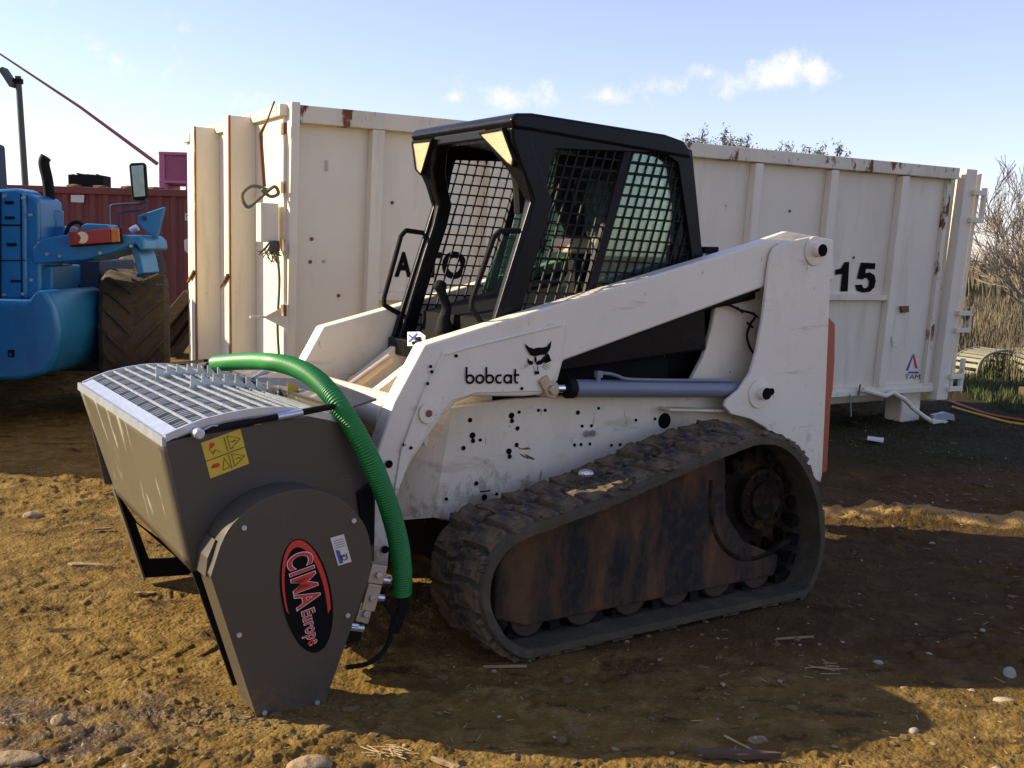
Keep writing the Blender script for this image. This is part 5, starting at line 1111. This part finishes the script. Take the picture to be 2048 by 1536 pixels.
for q in ([(-6.789,22.75,2.31),(-6.622,22.75,2.314),(-6.623,22.75,2.19),(-6.791,22.75,2.186)], [(-6.906,22.75,2.12),(-6.624,22.75,2.128),(-6.625,22.75,1.983),(-6.908,22.75,1.975)], [(-6.835,22.75,1.926),(-6.625,22.75,1.931),(-6.627,22.75,1.786),(-6.837,22.75,1.78)], [(-6.827,22.75,1.739),(-6.627,22.75,1.744),(-6.628,22.75,1.599),(-6.828,22.75,1.593)], [(-6.933,22.75,1.57),(-6.775,22.75,1.636),(-6.715,22.75,1.367),(-6.632,22.75,1.265),(-6.842,22.75,1.27),(-6.925,22.75,1.361)]):
    slab('code_label', q, 'paper')
tx = MB()
for s_, q in (('639', [(-6.897,22.75,1.986),(-6.688,22.75,1.992)]), ('GB', [(-6.826,22.75,1.791),(-6.69,22.75,1.794)]), ('2', [(-6.775,22.75,1.605),(-6.712,22.75,1.607)])):
    q = onrc(q); text_on(tx, s_, (q[0].x, -.012, q[0].z), (1,0,0), (0,0,1), (0,-1,0), .155, .006, .002, q[1].x-q[0].x)
tx.build('code_print', 'black', rc, recalc=False)
for x in (1.5, 3.2, 3.75, 4.3, 4.85):
    b_ = MB(); b_.blob((x,.2,2.62), .16, int(x*10), 1, .3, (1.2,1,.3)); b_.build('mud_lump', 'clod', rc)
# crates on top
cr1 = thing('plastic_bin', 'pink plastic pallet bin on top of the red container', 'bin', (-7.55, 23.0, 2.62), .05)
def binparts(par, w_, d_, h_, m_, rows=5):
    for x in (0, w_*.5-.05, w_-.1): MB().box((x,-.02,0), (x+.12,.06,h_)).build('corner_rib', m_, par, bevel=.01)
    MB().box((0,-.03,h_-.06), (w_,.05,h_)).build('rim', m_, par, bevel=.008); MB().box((0,-.03,.13), (w_,.05,.20)).build('skirt', m_, par, bevel=.008)
    MB().box((.02,.04,.15), (w_-.02,.06,h_-.03)).build('wall', m_, par); MB().box((.02,d_-.06,.15), (w_-.02,d_,h_-.03)).build('wall', m_, par)
    for x in (.0, w_-.05): MB().box((x,.06,.15), (x+.05,d_-.06,h_)).build('wall', m_, par)
    MB().box((.02,.06,.12), (w_-.02,d_-.06,.16)).build('floor', m_, par)
    for x in (.0, w_*.5-.08, w_-.16): MB().box((x,.0,0), (x+.16,d_,.13)).build('foot', m_, par, bevel=.01)
    lat = MB(); 
    for k in range(int(w_/.045)): lat.box((.06+k*.045,.022,.20), (.072+k*.045,.04,h_-.06))
    for k in range(8): lat.box((.05,.02,.22+k*(h_-.3)/8), (w_-.05,.038,.232+k*(h_-.3)/8))
    tag(lat.build('lattice', m_, par), 'fine lattice of the bin wall', kind='stuff')
binparts(cr1, 1.25, 1.1, .78, 'pink')
cr2 = thing('crate', 'low black plastic crate of scraps on top of the red container', 'crate', (-9.35, 22.7, 2.60), .05)
for a, b in (((0,0,0),(.72,.02,.26)), ((0,.48,0),(.72,.5,.26)), ((0,.02,0),(.02,.48,.26)), ((.70,.02,0),(.72,.48,.26))): MB().box(a, b).build('wall', 'rubber', cr2, bevel=.004)
for k in range(6): MB().bar((.05+k*.1,.1,.24+random.uniform(0,.06)), (.25+k*.08,.35,.22+random.uniform(0,.05)), .05, .03).build('scrap', 'rubber', cr2)
# light pole
lp = thing('lamp_post', 'grey pole with a tilted floodlight rising behind the red container', 'lamp post', (-11.93, 26.5, 0))
MB().tube([(0,0,0),(-.02,0,2.5),(-.13,0,5.38)], [.09,.08,.07], 12).build('pole', 'polem', lp, smooth=True)
MB().box((-.22,-.08,5.2), (-.04,.08,5.32)).build('bracket', 'dark', lp)
f_ = MB(); f_.obox((-.36,0,5.34), Vector((.13,0,-.20)), Vector((0,.16,0)), Vector((.05,0,.035))); f_.build('floodlight', 'polem', lp, bevel=.01)
# faded red line running up out of the picture
rl = MB(); q = [(-7.253,22,3.07),(-8.789,22,4.152),(-10.359,22,5.142),(-10.944,22,5.493)]; q = [Vector(p) for p in q]
rl.tube([q[0], q[1], q[2], q[3]], [.040,.030,.018,.015], 8)
tag(rl.build('cable', 'redrope', None, smooth=True), 'faded red cable slanting up to the left above the pink bin', 'cable')
# planks leaning behind the white container
PQ = [(-4.692,14.2,0.299),(-4.223,14.2,0.86),(-4.649,14.2,0.088),(-4.184,14.2,0.736),(-4.603,14.2,-0.018),(-4.159,14.2,0.578)]
for i in range(3):
    mb = MB(); p, q = Vector(PQ[2*i]), Vector(PQ[2*i+1]); u = (q-p).normalized(); mb.obox((p+q)/2+Vector((0,.15*i,0)), (q-p)/2, Vector((0,.28,0)), Vector((-u.z,0,u.x))*(.055 if i == 0 else .03))
    o_ = mb.build('board', 'wood' if i == 0 else 'wooddk', None, bevel=.004)
    tag(o_, ('pale weathered board on top of the leaning stack behind the tyre', 'dark board in the middle of the leaning stack behind the tyre', 'dark board lowest in the leaning stack behind the tyre')[i], 'board', 'boards leaning beside the cream container')

# ------------------------------------------------------------------ trees and scrub
def branch(mb, p, d, L_, r, depth, rnd, leaves=None, spread=.55, up=.15, minr=.0025):
    n_ = 4 if depth > 1 else 3; pts = [Vector(p)]; rr = [r]; dd = Vector(d).normalized()
    for i in range(n_):
        dd = (dd+Vector((rnd.gauss(0,.13), rnd.gauss(0,.13), rnd.gauss(0,.10)+up*.12))).normalized(); pts.append(pts[-1]+dd*L_/n_); rr.append(max(minr, r*(1-.6*(i+1)/n_)))
    mb.tube(pts, rr, 6 if r > .02 else 3, caps=False)
    if leaves is not None and depth <= 1:
        for k in range(4 if depth else 9): leaves.append((pts[rnd.randint(1, n_)].copy(), rnd.random()))
    if depth <= 0: return
    for k in range(rnd.randint(3, 4) if depth > 1 else rnd.randint(3, 5)):
        i = rnd.randint(1, n_); ax = Vector((rnd.gauss(0,1), rnd.gauss(0,1), rnd.gauss(0,1))); ax = ax-dd*ax.dot(dd); ax.normalize()
        nd = (dd+ax*rnd.uniform(spread*.6, spread*1.4)+Vector((0,0,up))).normalized(); branch(mb, pts[i], nd, L_*rnd.uniform(.55,.8), rr[i]*.72, depth-1, rnd, leaves, spread, up, minr)
def bare_tree(x, y, h_, seed, label, depth=5, lean=(0,0), grp='bare trees at the right edge'):
    t = thing('bare_tree', label, 'tree', (x, y, gz(x, y)), 0, grp); rnd = random.Random(seed)
    mb = MB(); tr_ = [Vector((0,0,-.05)), Vector((lean[0]*.3,lean[1]*.3,h_*.12)), Vector((lean[0],lean[1],h_*.25))]; mb.tube(tr_, [h_*.022,h_*.018,h_*.016], 8); mb.build('trunk', 'bark', t, smooth=True)
    cb_ = MB()
    for k in range(7): a = 2*PI*k/7+rnd.uniform(-.3,.3); branch(cb_, tr_[1].lerp(tr_[2], rnd.uniform(.3,1)), Vector((math.cos(a)*.55,math.sin(a)*.55,1)), h_*.36, h_*.0095, depth-1, rnd, None, .55, .22, .0045)
    cb_.build('crown', 'twig', t)
bare_tree(7.75, 15.8, 3.0, 5, 'bare thorny tree with pale grey twigs beside the rear of the cream container', 5, (-.05,0))
bare_tree(9.9, 20.0, 3.0, 9, 'smaller bare tree farther back behind the thorny one at the right edge', 5)
def leafy(x, y, h_, seed, label, R_=.7):
    t = thing('olive_tree', label, 'tree', (x, y, 0), 0, 'tree tops above the cream container'); rnd = random.Random(seed); lv_ = []
    mb = MB(); mb.tube([(0,0,0),(.05,0,h_*.45),(.0,.05,h_*.6)], [.10,.08,.05], 8); mb.build('trunk', 'bark', t, smooth=True)
    cb_ = MB()
    for k in range(9): a = 2*PI*k/9; branch(cb_, (0,.03,h_*(.45+.12*rnd.random())), Vector((math.cos(a)*R_,math.sin(a)*R_,1.1)), h_*.26, .03, 3, rnd, lv_, .5, .3, .006)
    cb_.build('branches', 'bark', t)
    lm = MB()
    for p, s_ in lv_:
        for k in range(5):
            c_ = p+Vector((rnd.gauss(0,.03), rnd.gauss(0,.03), rnd.gauss(0,.04))); u = Vector((rnd.gauss(0,1), rnd.gauss(0,1), rnd.gauss(.5,1))).normalized(); v = u.orthogonal().normalized(); l_ = rnd.uniform(.016,.032)
            lm.add([c_-u*l_, c_+v*l_*.35, c_+u*l_, c_-v*l_*.35], [(0,1,2,3)])
    lm.build('crown', 'leaf', t, recalc=False)
leafy(2.50, 13.2, 2.68, 3, 'olive green tree top poking above the container rim, fullest one', .45)
leafy(3.12, 13.3, 2.66, 8, 'olive green tree top above the rim, just right of the fullest one', .42)
leafy(1.85, 13.6, 2.50, 12, 'low olive green tree top beside the cab roof', .4)
leafy(3.62, 13.4, 2.42, 15, 'lowest olive green tree top, where the shrubs thin out along the rim', .5)
# dry brush field and far hedges
def tufts(name, label, m_, n_, area, hh, wdt, seed, blades=5):
    rnd = np.random.RandomState(seed); X = area[0]+(area[1]-area[0])*rnd.rand(n_); Y = area[2]+(area[3]-area[2])*rnd.rand(n_)**1.3; Zg = gheight(X, Y)
    V = []; F_ = []; i0 = 0
    for i in range(n_):
        for k in range(blades):
            a = rnd.rand()*6.28; h_ = hh*(.5+rnd.rand()); lx, ly = math.cos(a)*h_*.35*rnd.rand(), math.sin(a)*h_*.35*rnd.rand(); b = rnd.rand()*3.14; wx, wy = math.cos(b)*wdt, math.sin(b)*wdt
            ox, oy = rnd.randn()*.03*hh*3, rnd.randn()*.03*hh*3; x, y, z = X[i]+ox, Y[i]+oy, Zg[i]-.02
            V += [(x-wx,y-wy,z),(x+wx,y+wy,z),(x+lx*.4+wx*.7,y+ly*.4+wy*.7,z+h_*.6),(x+lx*.4-wx*.7,y+ly*.4-wy*.7,z+h_*.6),(x+lx,y+ly,z+h_)]
            F_ += [(i0,i0+1,i0+2,i0+3),(i0+3,i0+2,i0+4)]; i0 += 5
    mb = MB(); mb.add(V, F_); return tag(mb.build(name, m_, None, recalc=False), label, kind='stuff')
tufts('dry_brush', 'dry brown reeds and brush across the field', 'reed', 3200, (4.5, 22, 17, 34), .50, .018, 1, 7)
tufts('dry_brush', 'far pale scrub along the horizon', 'reed', 2600, (-40, 70, 36, 90), 1.6, .06, 2, 6)
tufts('grass', 'green grass around the pale chairs and the tree foot', 'grass', 5200, (5.2, 13, 10.9, 17.5), .10, .006, 3, 6)
tufts('grass', 'low dark grass on the darkened ground beside the container', 'grass', 2600, (2.6, 7.5, 7.9, 11.5), .030, .004, 4, 5)
tufts('dry_brush', 'tangled dry stems round the foot of the bare tree', 'reed', 1500, (6.6, 11, 13.5, 18), .38, .010, 6, 5)
tufts('dry_brush', 'dry scrub behind the planks on the left', 'reed', 500, (-9, -4, 17, 22), .3, .012, 7, 5)
# pale slatted garden chairs dumped in the grass
def garden_chair(x, y, rz, tilt, label):
    t = thing('garden_chair', label, 'chair', (x, y, gz(x, y)), rz, 'pale slatted chairs dumped in the grass'); 
    prof = smoothpath([(0,0,.02),(.04,0,.22),(.16,0,.34),(.34,0,.40),(.62,0,.42),(.86,0,.30),(.98,0,.06)], 4)
    for y_ in (0, .55): MB().tube([Vector((p.x, y_, p.z)) for p in prof], .022, 8).build('side_frame', 'plast', t, smooth=True)
    for i in range(1, len(prof)-1, 2):
        p = prof[i]; tt = (prof[i+1]-prof[i-1]).normalized(); mb = MB(); mb.obox((p.x, .275, p.z), tt*.030, (0,.27,0), Vector((-tt.z,0,tt.x))*.006); mb.build('slat', 'plast', t)
    t.rotation_euler = (tilt, 0, rz); t.scale = (.85,.85,.85)
garden_chair(6.25, 14.4, .35, .0, 'pale slatted chair lying in the grass nearest to the cream container')
garden_chair(6.75, 14.0, .15, .1, 'pale slatted chair lying in the grass at the right edge')
garden_chair(7.0, 15.0, .5, -.1, 'pale slatted chair half hidden behind the other two')
db = MB(); db.bar((5.9,12.2,.06), (10.5,13.2,.07), .35, .10); tag(db.build('low_bar', 'wooddk', None, bevel=.01), 'long dark low bar on the ground below the grass', 'low_bar')  # long dark bar laid flat on the ground
pr_ = random.Random(3)
pl = MB(); q = [(4.684,11.32),(4.693,10.96),(4.755,10.631),(4.799,10.287),(4.895,10.032)]
pl.tube(smoothpath([(p[0], p[1], gz(*p)+.02) for p in q], 5), .013, 8); tag(pl.build('hose', 'yellow', None, smooth=True), 'thin yellow hose trailing over dark ground on the right', 'hose')
pl = MB(); q = [(4.823,11.734),(4.823,11.272),(4.873,10.786),(5.051,10.361)]
pl.tube(smoothpath([(p[0], p[1], gz(*p)+.02) for p in q], 5), .014, 8); tag(pl.build('hose', 'orange', None, smooth=True), 'thin red hose trailing just beyond the yellow one', 'hose')
q = [(2.988,8.883),(3.095,8.805),(3.042,8.659),(2.943,8.759)]
mb = MB(); mb.prism([(p[0], p[1]) for p in q], PZ, gz(*q[0])+.015, gz(*q[0])+.03); tag(mb.build('plastic_strip', 'whitep', None), 'small white plastic strip on the ground by the container skid', 'litter')

# ------------------------------------------------------------------ stones, chips and litter on the mud
def stone(px, r, m_, label, flat=(1,1,.6), seed=1, cat='stone', nm='stone', sub=3, rough=.42, grp=None, rz=0):
    x, y = px; mb = MB(); mb.blob((0,0,0), r, seed, sub, rough, flat); o = mb.build(nm, m_, None, smooth=True, loc=(x, y, gz(x, y)+r*flat[2]*.12), rot=(0,0,rz)); return tag(o, label, cat, grp)
stone([(-0.558,2.984)][0], .058, 'rock', 'large smooth tan stone at the bottom edge of the picture', (1.15,.8,.5), 2)
stone([(-1.392,3.227)][0], .026, 'rock', 'small brown stone beside the wet patch at the lower left', (1.1,.9,.9), 3)
stone([(-1.412,2.958)][0], .05, 'rock', 'flat tan stone in the bottom left corner', (1.6,.8,.4), 5)
stone([(1.884,3.861)][0], .026, 'rockw', 'pale grey stone at the right edge of the shade', (1,.9,1.1), 6)
stone([(1.762,3.616)][0], .03, 'rockw', 'pale flat stone at the edge of the sunlit wedge', (1.5,.9,.5), 7)
stone([(1.329,3.323)][0], .016, 'rockw', 'round pale pebble inside the shadow near the lower right', (1,1,.8), 8)
stone([(0.8,3.216)][0], .024, 'rock', 'brown stone in the shadow near the bottom', (1.3,.9,.7), 9)
stone([(1.411,3.916)][0], .016, 'rockw', 'pale pebble in the middle of the dark ground', (1.4,.8,.6), 10)
stone([(-2.572,5.703)][0], .045, 'rock', 'tan stone at the left edge', (1.3,.8,.6), 21)
stone([(-0.882,3.084)][0], .0, 'rock', 'x', (1,1,1), 1) if False else None
def chip(px, l, w_, h_, rz, m_, label, cat='wood chip', nm='wood_chip', seed=0):
    x, y = px; rnd = random.Random(seed); n_ = 7; top = []
    for i in range(n_): a = -l/2+l*i/(n_-1); top.append((a, w_/2*(.25+.75*rnd.random())*(1 if 0 < i < n_-1 else .4)))
    poly = top+[(a, -b*(.7+.5*rnd.random())) for a, b in top[::-1]]; mb = MB(); mb.prism(poly, PZ, 0, h_)
    o = mb.build(nm, m_, None, bevel=h_*.2, loc=(x, y, gz(x, y)+.004), rot=(rnd.uniform(-.1,.1), rnd.uniform(-.08,.08), rz)); return tag(o, label, cat)
chip([(-1.975,4.896)][0], .17, .05, .008, .05, 'wood', 'pale splinter of wood lying on the sunlit mud left of the bucket', seed=1)
chip([(-1.564,4.504)][0], .09, .03, .007, .4, 'wood', 'short tan wood chip near the bucket foot', seed=2)
chip([(0.712,3.094)][0], .26, .055, .02, -.12, 'wooddk', 'dark split piece of wood at the edge of the shadow', seed=3)
chip([(-0.168,3.012)][0], .10, .035, .015, -.5, 'wood', 'broken chip of wood on the sunlit mud at the bottom', seed=4)
chip([(-2.115,5.465)][0], .09, .012, .01, .45, 'wood', 'thin twig on the mud left of the bucket', 'twig', 'twig', 5)
chip([(0.731,3.185)][0], .11, .008, .006, -.9, 'straw', 'thin pale stalk lying in the shadow at the bottom', 'twig', 'twig', 6)
chip([(1.163,4.165)][0], .16, .010, .008, .12, 'wood', 'long thin stick on the dark ground behind the track', 'twig', 'twig', 7)
chip([(0.002,3.755)][0], .16, .012, .01, .0, 'wood', 'thin stick lying just in front of the track', 'twig', 'twig', 8)
gy = MB(); rn = random.Random(11); ico = bmesh.new(); bmesh.ops.create_icosphere(ico, subdivisions=1, radius=1); IV = [v.co.copy() for v in ico.verts]; IF = [tuple(v.index for v in f.verts) for f in ico.faces]; ico.free()
def scatter(mb, n_, area, r0, r1, seed, flat=.6, keep=None, sink=.35):
    rnd = np.random.RandomState(seed); X = area[0]+(area[1]-area[0])*rnd.rand(n_); Y = area[2]+(area[3]-area[2])*rnd.rand(n_)**1.4; Zg = gheight(X, Y)
    for i in range(n_):
        if keep is not None and not keep(X[i], Y[i], rnd): continue
        r = r0+(r1-r0)*rnd.rand()**3; c_, s_ = math.cos(rnd.rand()*6.28), math.sin(rnd.rand()*6.28); sx, sy, sz = r*(.8+.6*rnd.rand()), r*(.7+.4*rnd.rand()), r*flat*(.7+.6*rnd.rand()); j = .7+.5*rnd.rand(len(IV))
        mb.add([(X[i]+(v.x*sx*c_-v.y*sy*s_)*j[k], Y[i]+(v.x*sx*s_+v.y*sy*c_)*j[k], Zg[i]+sz*sink+v.z*sz*j[k]) for k, v in enumerate(IV)], IF)
def clump(x, y, rnd): return vnoise(np.array([x*1.1]), np.array([y*1.4]), 77)[0] > -.1+.5*rnd.rand()-.3
scatter(gy, 3000, (-4, 6, 2.75, 10), .003, .013, 1, .6, clump); tag(gy.build('gravel', 'rock', None, recalc=False), 'scattered tan pebbles over the yard', kind='stuff')
gy = MB(); scatter(gy, 300, (1.0, 5, 2.8, 7), .003, .012, 2, .7); scatter(gy, 260, (-3, 3, 2.8, 7), .002, .007, 5, .7); tag(gy.build('gravel', 'rockw', None, recalc=False), 'scattered pale pebbles on the right', kind='stuff')
gy = MB(); scatter(gy, 4200, (-4.5, 5, 2.75, 9), .003, .024, 3, .5, clump, .05); tag(gy.build('mud_clods', 'clod', None, recalc=False), 'loose mud clods over the yard', kind='stuff')
gy = MB(); q = [(-0.774,3.265),(0.083,2.992)]
rnd = random.Random(9)
for k in range(420):
    t = rnd.random(); 
    x, y = (-.84+rnd.gauss(0,.10), 3.28+rnd.gauss(0,.05)) if k < 160 else ((-.6+rnd.gauss(0,.16), 3.36+rnd.gauss(0,.05)) if k < 240 else (1.7+rnd.random()*2.5, 6.3+rnd.gauss(0,.07)))
    gy.blob((x, y, gz(x, y)), rnd.uniform(.004,.012)+(.014 if rnd.random() < .06 else 0), k, 1, .6, (1.1,1,.55))
tag(gy.build('mud_clods', 'clod', None, recalc=False), 'heaped crumbs of mud under the bucket foot and along the low ridge', kind='stuff')
stw = MB(); rnd = random.Random(21)
for k in range(500):
    x = rnd.uniform(-3,3.2); y = 2.8+rnd.random()**1.6*4.5; a = rnd.uniform(0,6.28); l_ = rnd.uniform(.01,.045); z = gz(x, y)+.006; stw.bar((x,y,z), (x+math.cos(a)*l_,y+math.sin(a)*l_,z+rnd.uniform(-.002,.006)), .0018, .0012)
for c_, n_ in (([(-0.369,3.081)][0], 26), ([(1.178,3.86)][0], 14)):
    for k in range(n_):
        x, y = c_[0]+rnd.gauss(0,.03), c_[1]+rnd.gauss(0,.02); a = rnd.gauss(-.5,.35); l_ = rnd.uniform(.03,.08); z = gz(x, y)+.008; stw.bar((x,y,z), (x+math.cos(a)*l_,y+math.sin(a)*l_,z+rnd.uniform(0,.01)), .0024, .0016)
tag(stw.build('straw', 'straw', None, recalc=False), 'bits of straw and stalk over the mud', kind='stuff')
